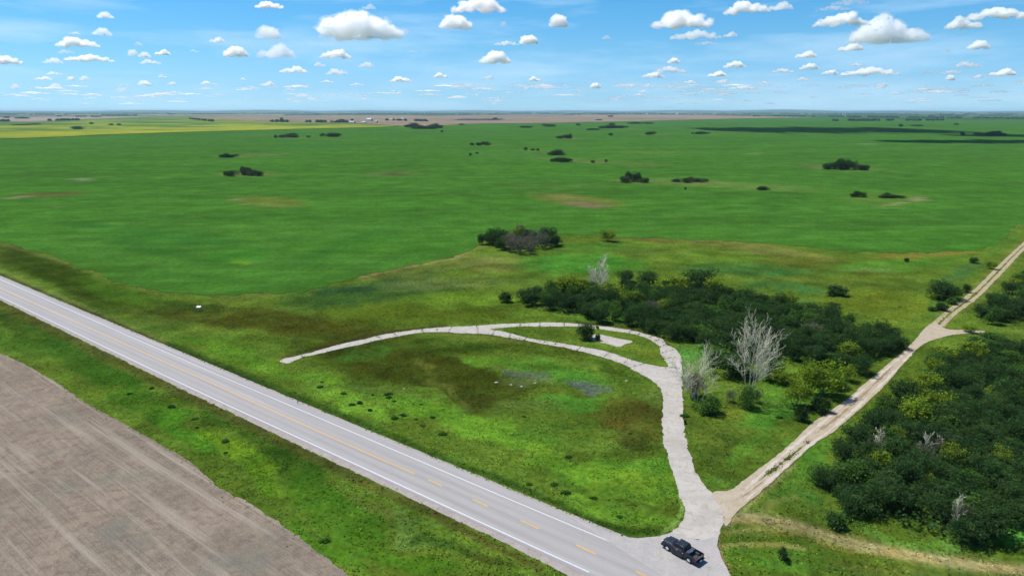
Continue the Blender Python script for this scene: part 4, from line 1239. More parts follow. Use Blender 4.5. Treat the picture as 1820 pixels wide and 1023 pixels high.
# ---- bushes out in the crop, and far off
far_b = [(437, 311, 64, 295), (405, 279, 28, 271), (515, 244, 27, 236), (490, 245, 6, 239), (548, 244, 9, 240), (573, 242, 8, 236), (591, 243, 22, 234), (735, 226, 28, 218.5), (750, 229, 30, 222), (773, 228, 18, 219), (763, 229, 20, 222), (785, 235, 6, 231),
         (138, 230, 15, 223), (163, 221, 7, 217), (197, 223, 8, 219), (212, 223, 8, 219), (60, 222, 22, 219), (38, 223, 20, 220), (839, 258, 10, 253), (860, 258, 22, 250), (1003, 246, 24, 237), (1014, 246, 5, 236), (934, 267, 8, 260), (946, 267, 10, 263), (956, 268, 7, 264), (836, 276, 6, 272), (848, 273, 6, 270),
         (988, 275, 24, 265), (998, 287, 32, 278), (976, 225, 14, 219), (1028, 223, 10, 219), (1090, 228, 44, 221), (1088, 222, 12, 218), (1128, 220, 14, 216), (1151, 220, 14, 216), (1155, 239, 14, 232), (1085, 241, 9, 235), (1247, 238, 20, 233), (1230, 238, 4, 235), (935, 227, 14, 223), (1053, 231, 14, 227),
         (1125, 323, 42, 303), (1228, 323, 56, 313), (1353, 336, 18, 330), (1053, 289, 9, 285), (1077, 288, 6, 283), (1500, 301, 62, 281), (1525, 349, 18, 338), (1580, 350, 38, 343), (1765, 241, 44, 232), (1709, 241, 9, 234), (1601, 225, 8, 220), (1628, 224, 14, 221), (1218, 337, 4, 332), (820, 222, 12, 219), (500, 213, 8, 209), (626, 215, 7, 211), (880, 213, 8, 209), (1065, 214, 12, 211), (1085, 208, 10, 205), (12, 210, 12, 206), (40, 211, 14, 207), (1700, 222, 10, 219)]
FG = 'bushes scattered in the far crop field'
protos = DARK[:4]
for i, (a, b, wd, t) in enumerate(far_b):
    big = wd > 24
    n = max(2, int(round(wd / 6))) if wd > 12 else 1
    x0, y0 = at(a, b, .35); m = ppm(a, b)
    hh = (b - t) / m * 1.05
    o = empty('bush', (x0, y0, .3), 0)
    named = {437: 'greyish oval clump of bushes in the crop, nearest on the left', 405: 'small dark clump of bushes behind the greyish oval one', 1125: 'clump of tall bushes in the crop above the lone yellow green tree', 1228: 'flat clipped-looking row of bushes in the crop', 1500: 'largest dark clump of bushes in the crop on the right side',
             1580: 'low row of bushes in the oval grassy patch of the crop', 1525: 'small grey bush at the left of the oval grassy patch', 998: 'wide dark bush in mid crop, lower of two', 988: 'dark bush in mid crop, upper of two', 138: 'dark bush in the yellow field', 1765: 'bushes standing in the cloud shadow at the right', 591: 'round dark clump at the right of the far left bushes', 515: 'long low clump among the far left bushes',
             1090: 'long dark clump at the far edge of the crop near the centre', 1003: 'grey bush with a dark upright one beside it in mid crop', 860: 'small grey bush left of centre in the crop'}
    lab = named.get(a, 'small dark bush far off in the crop or just beyond it')
    tag(o, lab, 'bush', FG)
    for j in range(n):
        mt = GREY[i % 3] if a in (437, 1125, 1003, 860, 1228) and j % 2 else protos[(i + j) % 4]
        c = link('crown', mt[0], None, o)
        off = ((j + .5) / n - .5) * wd / m
        env_ = 1 - .5 * abs((j + .5) / n - .5) * 2
        hh_ = hh * env_
        c.location = (off, rs.uniform(-.3, .3) * wd / m, -.2 * hh_)
        rr = wd / m / n / 2 / 2.4 * (2.6 if n > 1 else 1.0)
        c.scale = (rr, rr, hh_ / 4.2 * rs.uniform(.85, 1.15))
        c.rotation_euler = (0, 0, rs.uniform(0, 6.28))


# ---- far tree lines and woods under the horizon
def treelines():
    g = np.random.RandomState(91)
    V, F, C = [], [], []
    nb = 0
    lines = [((330, 211), (385, 217)), ((480, 216.5), (620, 218)), ((600, 216), (700, 214)), ((690, 214), (760, 216)), ((100, 207), (180, 208)), ((180, 205), (260, 205.5)), ((560, 203), (900, 203.4)), ((0, 216), (140, 214)), ((430, 201), (560, 201)), ((1130, 203), (1330, 203.5)), ((1500, 208), (1820, 211)),
             ((1650, 206), (1820, 205)), ((900, 202), (1200, 202)), ((1330, 202), (1600, 203)), ((0, 204), (120, 204)), ((1480, 215), (1700, 214)), ((1000, 204), (1100, 203.4)), ((1600, 204), (1820, 202.4)), ((1340, 207), (1500, 207.5)), ((600, 200.6), (1000, 200.6)), ((1000, 200.6), (1500, 200.6)), ((1300, 200.6), (1820, 201.4)), ((300, 203), (420, 203)), ((0, 202), (300, 201.5))]
    for (a, b) in lines:
        L = abs(b[0] - a[0]); n = int(L * 1.3)
        for k in range(n):
            t = g.rand()
            if fbm(np.array([t * L / 18]), np.array([a[1]]), 3, 5)[0] < .42: continue
            px = a[0] + (b[0] - a[0]) * t; py = a[1] + (b[1] - a[1]) * t + g.uniform(-.35, .35)
            x, y = at(px, py)
            d = math.hypot(x, y)
            m = FPX / d
            r = g.uniform(.8, 2.6) / m
            h = min(g.uniform(7, 14), 14)
            # a lumpy low crown: an upper half of a coarse ball
            segs = 7
            ring = []
            vv = []
            for q, (zz, rr) in enumerate(((0, .85), (.45, 1.0), (.8, .66), (1.0, .2))):
                for s in range(segs):
                    an = 6.283 * s / segs
                    jr = rr * g.uniform(.75, 1.2)
                    vv.append((x + math.cos(an) * r * jr, y + math.sin(an) * r * jr, h * zz * g.uniform(.85, 1.1)))
            ff = [(nb + q * segs + s, nb + q * segs + (s + 1) % segs, nb + (q + 1) * segs + (s + 1) % segs, nb + (q + 1) * segs + s) for q in range(3) for s in range(segs)]
            V += vv; F += ff; nb += len(vv)
            C += [g.uniform(.6, 1.1)] * len(vv)
    col = np.array(C)[:, None] * np.ones(3)
    o = link('treeline', mesh_np('treeline', np.array(V), np.array(F), col), M_DARK)
    tag(o, 'dark distant tree belts and woods under the horizon', None, None, 'stuff')


treelines()


# ---- low hills on the horizon
def hills():
    V, F = [], []
    m, nt, out = newmat('distant wooded hills')
    geo = N(nt, 'ShaderNodeNewGeometry').outputs['Position']
    n = noise(nt, geo, 0.0012, 5)
    principled(nt, out, mixc(nt, mrange(nt, n, .4, .6, 0, 1), alb((46, 78, 48)), alb((84, 110, 66))), .95)
    na, nr = 260, 7
    for j in range(nr):
        for i in range(na):
            a = R(-50 + 100 * i / (na - 1))
            px = 910 + FPX * math.tan(a)
            q = px / 1820
            top = 44 + 34 * math.exp(-((q - .74) / .10) ** 2) + 22 * math.exp(-((q - .22) / .12) ** 2) + 16 * math.exp(-((q - .5) / .2) ** 2) + 14 * float(fbm(np.array([q * 14.]), np.array([1.7]), 4, 15)[0])
            t = j / (nr - 1)
            d = 21000 + 7000 * t
            z = top * math.sin(math.pi * t) ** .8 * (0.9 + .2 * math.sin(i * .3 + j)) if 0 < t < 1 else -0.5
            V.append((d * math.sin(a), d * math.cos(a), z))
    for j in range(nr - 1):
        for i in range(na - 1):
            F.append((j * na + i, j * na + i + 1, (j + 1) * na + i + 1, (j + 1) * na + i))
    o = link('hills', mesh_vf('hills', V, F, m, True))
    struct(o, 'low blue hills along the horizon')


hills()

# ------------------------------------------------------------------ grass tufts and weeds
def in_road(x, y, pad=0):
    r = inside(cp, x, y) & ~inside(isl, x, y)
    r |= inside(gp, x, y)
    r |= inside(W(APRON), x, y)
    r |= inside(np.vstack([nearE, f_as[::-1]]), x, y)
    r |= inside(dpoly, x, y)
    r |= inside(W(PAD), x, y)
    r |= inside(poly, x, y)
    return r


def tufts():
    g = np.random.RandomState(13)
    n = 260000
    d = np.sqrt(g.uniform(60 ** 2, 260 ** 2, n)); keep = g.rand(n) < np.clip(95 / d, 0, 1) ** 1.1
    a = g.uniform(R(-42), R(42), n)
    x = d * np.sin(a); y = d * np.cos(a)
    x, y = x[keep], y[keep]
    cl = fbm(x / 3.5, y / 3.5, 3, 44)
    k = g.rand(len(x)) < np.clip((cl - .3) * 3.2, .12, 1)
    x, y = x[k], y[k]
    k = ~in_road(x, y)
    x, y = x[k], y[k]
    z = np.where(inside(isl, x, y), .1, 0)
    # weeds in the joints of the slabs and along the crown of the gravel road
    ex = []
    for p, q in JOINTS:
        for _ in range(22):
            t = g.rand(); px = p[0] + (q[0] - p[0]) * t; py = p[1] + (q[1] - p[1]) * t
            xx, yy = at(px, py); ex.append((xx + g.normal() * .16, yy + g.normal() * .22, .07, 1))
    for p, q in zip(CENTRE_WEEDS[:-1], CENTRE_WEEDS[1:]):
        A, B = np.array(at(*p)), np.array(at(*q))
        for _ in range(int(np.linalg.norm(B - A) * 16)):
            t = g.rand(); c = A + (B - A) * t
            if fbm(np.array([c[0] / 3]), np.array([c[1] / 3]), 2, 8)[0] < .45: continue
            ex.append((c[0] + g.normal() * .3, c[1] + g.normal() * .3, .08, 2))
    # ragged fringes along every edge
    for P, zz in ((cp, .0), (gp, .0), (isl, .1), (sh_near, 0), (sh_far, 0), (de, 0)):
        P = np.asarray(P)
        dd = np.hypot(P[:, 0], P[:, 1])
        P = P[(dd < 260) & (P[:, 1] > 40)]
        for c in P:
            for _ in range(2):
                if g.rand() < .5: continue
                ex.append((c[0] + g.normal() * .45, c[1] + g.normal() * .45, zz, 0))
    g2 = np.random.RandomState(14)
    for c in cp[(cp[:, 1] > 120)]:
        if g2.rand() < .55: ex.append((c[0] + g2.normal() * .55, c[1] + g2.normal() * .55, .07, 1))
    for c in de[(np.hypot(de[:, 0], de[:, 1]) < 240) & (de[:, 1] > 40)]:
        if g.rand() < .5: ex.append((c[0] + g.normal() * 1.1, c[1] + g.normal() * 1.1, .02, 3))
    ex = np.array(ex)
    kk = ~((ex[:, 3] == 0) & inside(W(APRON), ex[:, 0], ex[:, 1]))
    ex = ex[kk]
    col = meadow(x, y)
    ecol = meadow(ex[:, 0], ex[:, 1])
    dk = np.array(alb((70, 84, 40)))
    ecol = np.where(ex[:, 3:4] > 2.5, dk * 1.2, np.where(ex[:, 3:4] > 0, dk * .6, ecol))
    x = np.concatenate([x, ex[:, 0]]); y = np.concatenate([y, ex[:, 1]]); z = np.concatenate([z, ex[:, 2]])
    col = np.vstack([col, ecol])
    m = len(x)
    hb = np.concatenate([g.uniform(.12, .42, len(k[k])) if False else g.uniform(.06, .24, m - len(ex)), g.uniform(.04, .14, len(ex))])
    V = []; F = []; C = []
    cent = np.stack([x, y, z], 1)
    for b in range(3):
        an = g.uniform(0, 6.283, m)
        w_ = g.uniform(.1, .26, m)
        dx, dy = np.cos(an) * w_, np.sin(an) * w_
        lx, ly = g.normal(size=m) * hb * .5, g.normal(size=m) * hb * .5
        v = np.stack([cent - np.stack([dx, dy, np.full(m, .02)], 1), cent + np.stack([dx, dy, np.full(m, -.02)], 1), cent + np.stack([lx, ly, hb], 1)], 1).reshape(-1, 3)
        V.append(v); F.append(np.arange(m * 3).reshape(m, 3) + b * m * 3)
        cc = np.clip(col * g.uniform(.62, 1.36, m)[:, None], 0, .8)
        C.append(np.repeat(cc, 3, axis=0))
    M, nt, out = newmat('grass blades')
    at_ = N(nt, 'ShaderNodeVertexColor', layer_name='tint').outputs[0]
    up_ = N(nt, 'ShaderNodeCombineXYZ', {2: 1.0}).outputs[0]
    gn_ = N(nt, 'ShaderNodeNewGeometry').outputs['Normal']
    nm_ = N(nt, 'ShaderNodeVectorMath', {0: N(nt, 'ShaderNodeVectorMath', {0: gn_, 1: (.35, .35, .35)}, operation='MULTIPLY').outputs[0], 1: up_}, operation='ADD').outputs[0]
    nm_ = N(nt, 'ShaderNodeVectorMath', {0: nm_}, operation='NORMALIZE').outputs[0]
    d_ = N(nt, 'ShaderNodeBsdfDiffuse', {'Color': at_, 'Normal': nm_})
    dn_ = N(nt, 'ShaderNodeVectorMath', {0: nm_, 1: (-1, -1, -1)}, operation='MULTIPLY').outputs[0]
    t_ = N(nt, 'ShaderNodeBsdfTranslucent', {'Color': at_, 'Normal': dn_})
    nt.links.new(N(nt, 'ShaderNodeAddShader', {0: d_.outputs[0], 1: t_.outputs[0]}).outputs[0], out.inputs[0])
    o = link('grass', mesh_np('grass', np.vstack(V), np.vstack(F), np.vstack(C)), M)
    tag(o, 'tufts of wild grass over the verges and meadow', None, None, 'stuff')
    print('TUFTS', m)


tufts()

# weed clumps: the dark spots on the verge
WEED = [crown_mesh('weed', .5, .45, .3, .2, 400 + i, 620, .2, 1, mat=M_WEED, low=.0) for i in range(4)]
weed_px = [(569, 688), (572, 679), (662, 702), (690, 707), (700, 713), (735, 718), (748, 719), (658, 729), (705, 743), (740, 745), (716, 738), (750, 757), (768, 742), (700, 744), (786, 772), (640, 716), (626, 719), (690, 701), (1005, 876), (1053, 885), (1100, 918), (940, 861), (985, 862), (1010, 812),
           (305, 723), (320, 728), (230, 700), (250, 706), (345, 745), (330, 770), (400, 785), (370, 765), (350, 760), (300, 690), (270, 690), (205, 690), (575, 962), (573, 971), (400, 805), (455, 760), (1385, 742), (1480, 700), (1500, 690), (1400, 655), (1225, 610), (1218, 600), (1216, 740), (1545, 690), (1180, 600), (1300, 850), (1600, 545), (1560, 560), (930, 740), (965, 748), (610, 700), (820, 790), (1120, 770), (1140, 790)]
for i, (a, b) in enumerate(weed_px[::2] + weed_px[1:24:2]):
    x, y = at(a, b)
    o = link('weed_clump', WEED[i % 4], None, None, (x, y, 0))
    s = rs.uniform(.45, 1.05)
    o.scale = (s * rs.uniform(1, 1.7), s, s * .6)
    o.rotation_euler = (0, 0, rs.uniform(-.5, .5))
    tag(o, 'small dark green weed clump on the grass verge or meadow', 'weed', 'weed clumps dotting the grass')


# ------------------------------------------------------------------ small things on the meadow
def rock(name, x, y, s, seed, mat, label, group=None):
    bm = bmesh.new()
    bmesh.ops.create_icosphere(bm, subdivisions=2, radius=1)
    g = random.Random(seed)
    for v in bm.verts:
        v.co *= g.uniform(.82, 1.15)
        v.co.z = max(v.co.z, -.35)
    bmesh.ops.scale(bm, vec=(s, s * .75, s * .5), verts=bm.verts)
    me = bpy.data.meshes.new(name); bm.to_mesh(me); bm.free()
    me.materials.append(mat)
    o = link(name, me, None, None, (x, y, s * .15))
    tag(o, label, 'stone', group)


M_STONE = pmat('pale fieldstone', alb((226, 222, 210)), .9)
for i, (a, b, s, lab) in enumerate([(882, 680, .42, 'biggest white stone on the grass inside the loop'), (908, 684, .3, 'white stone right of the biggest one inside the loop'), (927, 687, .32, 'small white stone, third from the left inside the loop'), (951, 681, .28, 'small white stone by the bluish weeds inside the loop'), (1113, 677, .3, 'small white stone near the drive inside the loop'),
                                     (1458, 551, .5, 'left white stone behind the middle wood'), (1466, 553, .5, 'right white stone behind the middle wood'), (718, 691, .3, 'small pale stone near the left of the loop')]):
    x, y = at(a, b)
    rock('stone', x, y, s, i, M_STONE, lab)

M_POST = pmat('grey weathered wood', alb((170, 168, 150)), .85)
M_SIGN = pmat('white painted board', alb((244, 248, 236)), .6)


def box_bm(bm, c, s, rz=0):
    r = bmesh.ops.create_cube(bm, size=1)
    bmesh.ops.scale(bm, vec=s, verts=r['verts'])
    if rz: bmesh.ops.rotate(bm, matrix=Matrix.Rotation(rz, 3, 'Z'), verts=r['verts'])
    bmesh.ops.translate(bm, vec=c, verts=r['verts'])
    return r['verts']


def bm_obj(name, bm, mat, parent=None, bevel=0.0, smooth=False):
    if bevel:
        bmesh.ops.bevel(bm, geom=list(bm.edges), offset=bevel, segments=2, affect='EDGES', clamp_overlap=True)
    me = bpy.data.meshes.new(name); bm.to_mesh(me); bm.free()
    me.materials.append(mat)
    if smooth:
        me.polygons.foreach_set('use_smooth', np.ones(len(me.polygons), bool))
    return link(name, me, None, parent)


x, y = at(354, 552)
fr = empty('fence_frame', (x, y, 0), 0)
tag(fr, 'short post and rail frame with a white board beside the crop edge', 'fence')
mp = ppm(354, 552)
for dx in (-1.6, -.9, -.25, 0.25, 1.5):
    bm = bmesh.new(); box_bm(bm, (dx, 0, .65), (.1, .1, 1.3)); bm_obj('post', bm, M_POST, fr, .01)
bm = bmesh.new(); box_bm(bm, (0, -.08, 1.22), (3.3, .06, .1)); bm_obj('rail', bm, M_POST, fr, .01)
bm = bmesh.new(); box_bm(bm, (0, 0, 0), (1.3, .9, .06)); sb_ = bm_obj('sign_board', bm, M_SIGN, fr, .01)
sb_.location = (.15, -.3, 1.36); sb_.rotation_euler = (R(22), 0, 0)
for a, b, t, lab in ((286, 530, 521, 'thin pale post in the grass near the crop edge'), (526, 606, 595, 'right one of two thin pale posts above the end of the drive'), (522, 606, 596, 'left one of two thin pale posts above the end of the drive'), (529, 717, 703, 'thin pale post beside the highway')):
    x, y = at(a, b)
    bm = bmesh.new(); h = hgt(a, b, t)
    box_bm(bm, (0, 0, h / 2), (.09, .09, h)); box_bm(bm, (0, 0, h + .02), (.12, .12, .05))
    o = bm_obj('marker_post', bm, M_POST)
    o.location = (x, y, 0)
    tag(o, lab, 'post')

# ------------------------------------------------------------------ far farm, elevators
M_WALLW = pmat('white painted siding', alb((235, 236, 234)), .7)
M_ROOFG = pmat('grey metal roof', alb((188, 190, 194)), .5)
M_ROOFD = pmat('dark shingle roof', alb((96, 90, 88)), .9)
M_WIN = pmat('dark window glass', (.03, .04, .05), .15)
M_GALV = pmat('galvanised steel', alb((222, 224, 228)), .45)


def house(px, py, wpx, dep, wh, rh, roofm, label, cat='building', name='farm_building', rz=-.7):
    x, y = at(px, py)
    m = ppm(px, py)
    wd = wpx / m * 1.15; wh *= 1.25; rh *= 1.25
    o = empty(name, (x, y, 0), rz)
    tag(o, label, cat)
    bm = bmesh.new(); box_bm(bm, (0, 0, wh / 2), (wd, dep, wh)); bm_obj('wall', bm, M_WALLW, o)
    V = [(-wd / 2 - .4, -dep / 2 - .4, wh + .003), (wd / 2 + .4, -dep / 2 - .4, wh + .003), (wd / 2 + .4, dep / 2 + .4, wh + .003), (-wd / 2 - .4, dep / 2 + .4, wh + .003), (-wd / 2 - .4, 0, wh + rh), (wd / 2 + .4, 0, wh + rh)]
    F = [(0, 1, 5, 4), (2, 3, 4, 5), (0, 4, 3), (1, 2, 5), (3, 2, 1, 0)]
    link('roof', mesh_vf('roof', V, F, roofm), None, o)
    bm = bmesh.new(); box_bm(bm, (wd * .1, -dep / 2 - .03, 1.5), (max(1.2, wd * .16), .06, 2.8)); bm_obj('door', bm, M_ROOFD, o)
    for k in (-.32, .34):
        bm = bmesh.new(); box_bm(bm, (wd * k, -dep / 2 - .03, wh * .58), (1.4, .06, 1.2)); bm_obj('window', bm, M_WIN, o)
    return o


house(626, 219, 12, 14, 5, 3, M_GALV, 'long white shed at the left end of the far farm', name='shed')
house(647, 219, 9, 10, 4, 2.5, M_GALV, 'small white shed between the sheds of the far farm', name='shed')
house(657, 215.6, 11, 16, 9, 5, M_GALV, 'tall white barn in the middle of the far farm', cat='barn', name='barn')
house(669.5, 219, 3.6, 8, 8, 3, M_ROOFG, 'narrow white house in front of the farm trees', cat='house', name='house')
house(696, 214.6, 6, 9, 7, 3, M_ROOFG, 'white house behind the farm trees', cat='house', name='house')
house(716, 213.8, 6.5, 10, 8, 3.5, M_ROOFG, 'white house at the right end of the far farm', cat='house', name='house')
house(1203, 203.8, 3, 26, 12, 6, M_GALV, 'white building far off under the horizon, right of centre', name='far_building')
house(1150, 204.0, 2.4, 26, 9, 5, M_GALV, 'pale building far off under the horizon, near the centre', name='far_building')


def elevator(px, py, h, label):
    x, y = at(px, py)
    o = empty('grain_elevator', (x, y, 0), .3)
    tag(o, label, 'grain elevator')
    bm = bmesh.new(); box_bm(bm, (0, 0, h * .38), (8, 8, h * .76)); bm_obj('tower', bm, M_WALLW, o)
    V = [(-4.2, -4.2, h * .76 + .003), (4.2, -4.2, h * .76 + .003), (4.2, 4.2, h * .76 + .003), (-4.2, 4.2, h * .76 + .003), (-2, -3, h * .88), (2, -3, h * .88), (2, 3, h * .88), (-2, 3, h * .88)]
    F = [(0, 1, 5, 4), (1, 2, 6, 5), (2, 3, 7, 6), (3, 0, 4, 7), (4, 5, 6, 7), (3, 2, 1, 0)]
    link('roof', mesh_vf('roof', V, F, M_ROOFG), None, o)
    bm = bmesh.new(); box_bm(bm, (0, 0, h * .94 + .01), (3.9, 5.9, h * .12)); bm_obj('cupola', bm, M_WALLW, o)


elevator(1498, 207, 38, 'left one of two white grain elevators under the horizon')
elevator(1502, 207, 36, 'right one of two white grain elevators under the horizon')


# ------------------------------------------------------------------ pickup truck
def truck():
    A = Vector(at(1185.3, 977.2, .075)); B = Vector(at(1224.4, 999.6, .075))   # front-left and rear-left tyre feet
    hdv = (A - B).normalized()
    ang = math.atan2(hdv.y, hdv.x)
    wb = 3.68
    mid = (A + B) / 2
    right = Vector((hdv.y, -hdv.x))
    ctr = mid + right * .86
    z0 = .068
    root = empty('pickup_truck', (ctr.x, ctr.y, z0), ang)
    root.scale = (.94, .94, .94)
    tag(root, 'black crew cab pickup truck with chrome wheels parked on the apron', 'pickup truck')
    m_body, nt, out = newmat('black car paint')
    tc = N(nt, 'ShaderNodeTexCoord').outputs['Object']
    c = mixc(nt, noise(nt, tc, 3.0), (.006, .008, .016, 1), (.010, .012, .022, 1))
    p = principled(nt, out, c, .32); p.inputs['Coat Weight'].default_value = .35; p.inputs['Coat Roughness'].default_value = .12; p.inputs['Specular IOR Level'].default_value = .35
    m_glass = pmat('tinted glass', (.008, .01, .014), .08)
    m_tyre = pmat('tyre rubber', (.02, .02, .022), .85)
    m_chrome = pmat('bright alloy', (.82, .83, .85), .28, Metallic=.55)
    m_trim = pmat('black plastic trim', (.018, .018, .02), .6)
    m_red = pmat('red lamp lens', (.30, .02, .04), .2)
    m_lamp = pmat('clear lamp lens', (.6, .62, .66), .12)
    m_plate = pmat('white plate', (.82, .84, .86), .5)
    m_bed = pmat('bed liner', (.03, .032, .036), .8)
    xf, xr = wb / 2, -wb / 2
    F0, R0 = 2.86, -3.06          # bumpers
    hw_ = 1.0
    ra = .50

    def arch(cx, r, z=.42, n=9):
        return [(cx + math.cos(a) * r, z + math.sin(a) * r) for a in np.linspace(0, math.pi, n)]

    def prism(name, prof, y0, y1, mat, parent, bevel=.0, inset_top=0, smooth=False):
        bm = bmesh.new()
        n = len(prof)
        v0 = [bm.verts.new((a, y0, b)) for a, b in prof]; v1 = [bm.verts.new((a, y1, b)) for a, b in prof]
        bm.faces.new(v0[::-1] if y1 > y0 else v0); bm.faces.new(v1 if y1 > y0 else v1[::-1])
        for i in range(n):
            j = (i + 1) % n
            bm.faces.new((v0[i], v0[j], v1[j], v1[i]) if y1 > y0 else (v0[j], v0[i], v1[i], v1[j]))
        bmesh.ops.recalc_face_normals(bm, faces=bm.faces)
        return bm_obj(name, bm, mat, parent, bevel, smooth)
    # sills and fenders: one side profile with the two wheel openings
    cabr = -.62
    prof = [(F0 - .08, .45), (F0, .62), (F0 - .02, .98), (F0 - .12, 1.14), (1.35, 1.26), (1.1, 1.28), (cabr, 1.28), (cabr, .42)] + [(xf - .56, .40)] + arch(xf, .54)[::-1][0:] + [(F0 - .3, .42)]
    body = prism('body', prof, -hw_, hw_, m_body, root, .035)
    # hood bulge
    bm = bmesh.new()
    vs = [bm.verts.new(t) for t in ((1.18, -.78, 1.275), (1.18, .78, 1.275), (2.7, .68, 1.16), (2.7, -.68, 1.16), (1.3, -.62, 1.335), (1.3, .62, 1.335), (2.5, .55, 1.24), (2.5, -.55, 1.24))]
    for f in ((4, 5, 6, 7), (0, 1, 5, 4), (1, 2, 6, 5), (2, 3, 7, 6), (3, 0, 4, 7)):
        bm.faces.new([vs[i] for i in f])
    bmesh.ops.recalc_face_normals(bm, faces=bm.faces)
    bm_obj('hood', bm, m_body, root, .02)
    # cab
    bm = bmesh.new()
    lowc = [(1.22, -.93, 1.28), (1.22, .93, 1.28), (cabr, .93, 1.28), (cabr, -.93, 1.28)]
    top = [(.52, -.74, 1.90), (.52, .74, 1.90), (-.42, .74, 1.91), (-.42, -.74, 1.91)]
    cx_l = [(1.22, -.93, 1.28), (1.22, .93, 1.28), (-1.02, .93, 1.28), (-1.02, -.93, 1.28)]
    top = [(.50, -.72, 1.90), (.50, .72, 1.90), (-.86, .72, 1.90), (-.86, -.72, 1.90)]
    v = [bm.verts.new(t) for t in cx_l + top]
    for f in ((4, 5, 6, 7), (0, 1, 5, 4), (1, 2, 6, 5), (2, 3, 7, 6), (3, 0, 4, 7)):
        bm.faces.new([v[i] for i in f])
    bmesh.ops.recalc_face_normals(bm, faces=bm.faces)
    bm_obj('cab', bm, m_body, root, .05)

    def pane(name, pts, mat, off, parent=root):
        pts = [Vector(q) for q in pts]
        nn = (pts[1] - pts[0]).cross(pts[2] - pts[0]).normalized()
        c = sum(pts, Vector()) / len(pts)
        if nn.dot(c - Vector((0, 0, 1.4))) < 0: nn = -nn
        bm = bmesh.new()
        a = [bm.verts.new(q + nn * off) for q in pts]; b = [bm.verts.new(q - nn * .02) for q in pts]
        n = len(pts)
        bm.faces.new(a); bm.faces.new(b[::-1])
        for i in range(n):
            bm.faces.new((a[i], b[i], b[(i + 1) % n], a[(i + 1) % n]))
        bmesh.ops.recalc_face_normals(bm, faces=bm.faces)
        return bm_obj(name, bm, mat, parent)

    def lerp3(p, q, t): return Vector(p) * (1 - t) + Vector(q) * t

    def quadpane(name, bl, br, tr, tl, u0, u1, v0, v1, mat, off=.008, parent=root):
        def P(u, vv): return lerp3(lerp3(bl, br, u), lerp3(tl, tr, u), vv)
        return pane(name, [P(u0, v0), P(u1, v0), P(u1, v1), P(u0, v1)], mat, off, parent)
    L = cx_l; T = top
    quadpane('windshield', L[0], L[1], T[1], T[0], .07, .93, .08, .9, m_glass)
    quadpane('rear_window', L[2], L[3], T[3], T[2], .1, .9, .2, .88, m_glass)
    for s, (a, b, c, d) in ((1, (L[1], L[2], T[2], T[1])), (-1, (L[0], L[3], T[3], T[0]))):
        for u0, u1, dx0, dx1 in ((.14, .49, 1.04, .05), (.54, .9, .02, -.98)):
            dr = prism('door', [(dx0, .5), (dx0, 1.2), (dx1 + .02, 1.2), (dx1 + .02, .5)], s * (hw_ - .01), s * (hw_ + .012), m_body, root, .006)
            quadpane('window', a, b, c, d, u0, u1, .1, .86, m_glass, .009, dr)
            bm = bmesh.new(); box_bm(bm, (dx1 + .16, s * (hw_ + .03), 1.08), (.17, .04, .035)); bm_obj('handle', bm, m_chrome, dr)
        mi = bm = bmesh.new(); box_bm(bm, (.98, s * 1.13, 1.36), (.12, .24, .2)); box_bm(bm, (1.0, s * .99, 1.28), (.06, .16, .05)); bm_obj('mirror', bm, m_trim, root, .015)
        bm = bmesh.new(); box_bm(bm, (.2, s * 1.02, .40), (2.0, .16, .07)); bm_obj('running_board', bm, m_trim, root, .01)
        # bed side
        pr = [(-1.04, .46), (-1.04, 1.28), (R0 + .12, 1.28), (R0 + .06, .60)] + [(R0 + .3, .5)] + arch(xr, .54) [::-1] 
        pr = [(-1.04, .44), (-1.04, 1.28), (R0 + .12, 1.28), (R0 + .07, .55), (xr - .56, .46)] + arch(xr, .54)[::-1] + [(xr + .56, .44)]
        prism('bed_side', pr, s * (hw_ - .10), s * hw_, m_body, root, .012)
        # flare shadow gap / wheel well
        bm = bmesh.new(); box_bm(bm, (xr, s * .72, .82), (1.1, .34, .34)); bm_obj('wheel_well', bm, m_bed, root, .02)
        prism('fender_flare', [(cx + math.cos(a) * r, .42 + math.sin(a) * r) for cx, r, rng in ((xf, .60, np.linspace(.05, 3.09, 9)), ) for a in rng] + [(xf + math.cos(a) * .535, .42 + math.sin(a) * .535) for a in np.linspace(3.09, .05, 9)], s * (hw_ - .02), s * (hw_ + .035), m_body, root)
        prism('fender_flare', [(xr + math.cos(a) * .60, .42 + math.sin(a) * .60) for a in np.linspace(.05, 3.09, 9)] + [(xr + math.cos(a) * .535, .42 + math.sin(a) * .535) for a in np.linspace(3.09, .05, 9)], s * (hw_ - .02), s * (hw_ + .035), m_body, root)
        bm = bmesh.new(); box_bm(bm, (R0 + .09, s * .90, 1.02), (.10, .215, .42)); bm_obj('tail_light', bm, m_red, root, .01)
        bm = bmesh.new(); box_bm(bm, (F0 - .05, s * .78, .98), (.14, .38, .2)); bm_obj('headlight', bm, m_lamp, root, .015)
    bm = bmesh.new(); box_bm(bm, (-2.02, 0, .70), (1.94, 1.8, .06)); bm_obj('bed_floor', bm, m_bed, root)
    bm = bmesh.new(); box_bm(bm, (-1.075, 0, .98), (.06, 1.78, .56)); bm_obj('bed_front', bm, m_bed, root)
    bm = bmesh.new(); box_bm(bm, (R0 + .10, 0, 1.0), (.08, 1.56, .54)); tg = bm_obj('tailgate', bm, m_body, root, .012)
    bm = bmesh.new(); box_bm(bm, (R0 + .045, 0, 1.13), (.03, 1.2, .07)); bm_obj('trim_strip', bm, m_chrome, tg)
    bm = bmesh.new(); box_bm(bm, (R0 - .02, 0, .60), (.22, 1.96, .20)); rb = bm_obj('bumper', bm, m_chrome, root, .02)
    rb.data.materials.clear(); rb.data.materials.append(m_trim)
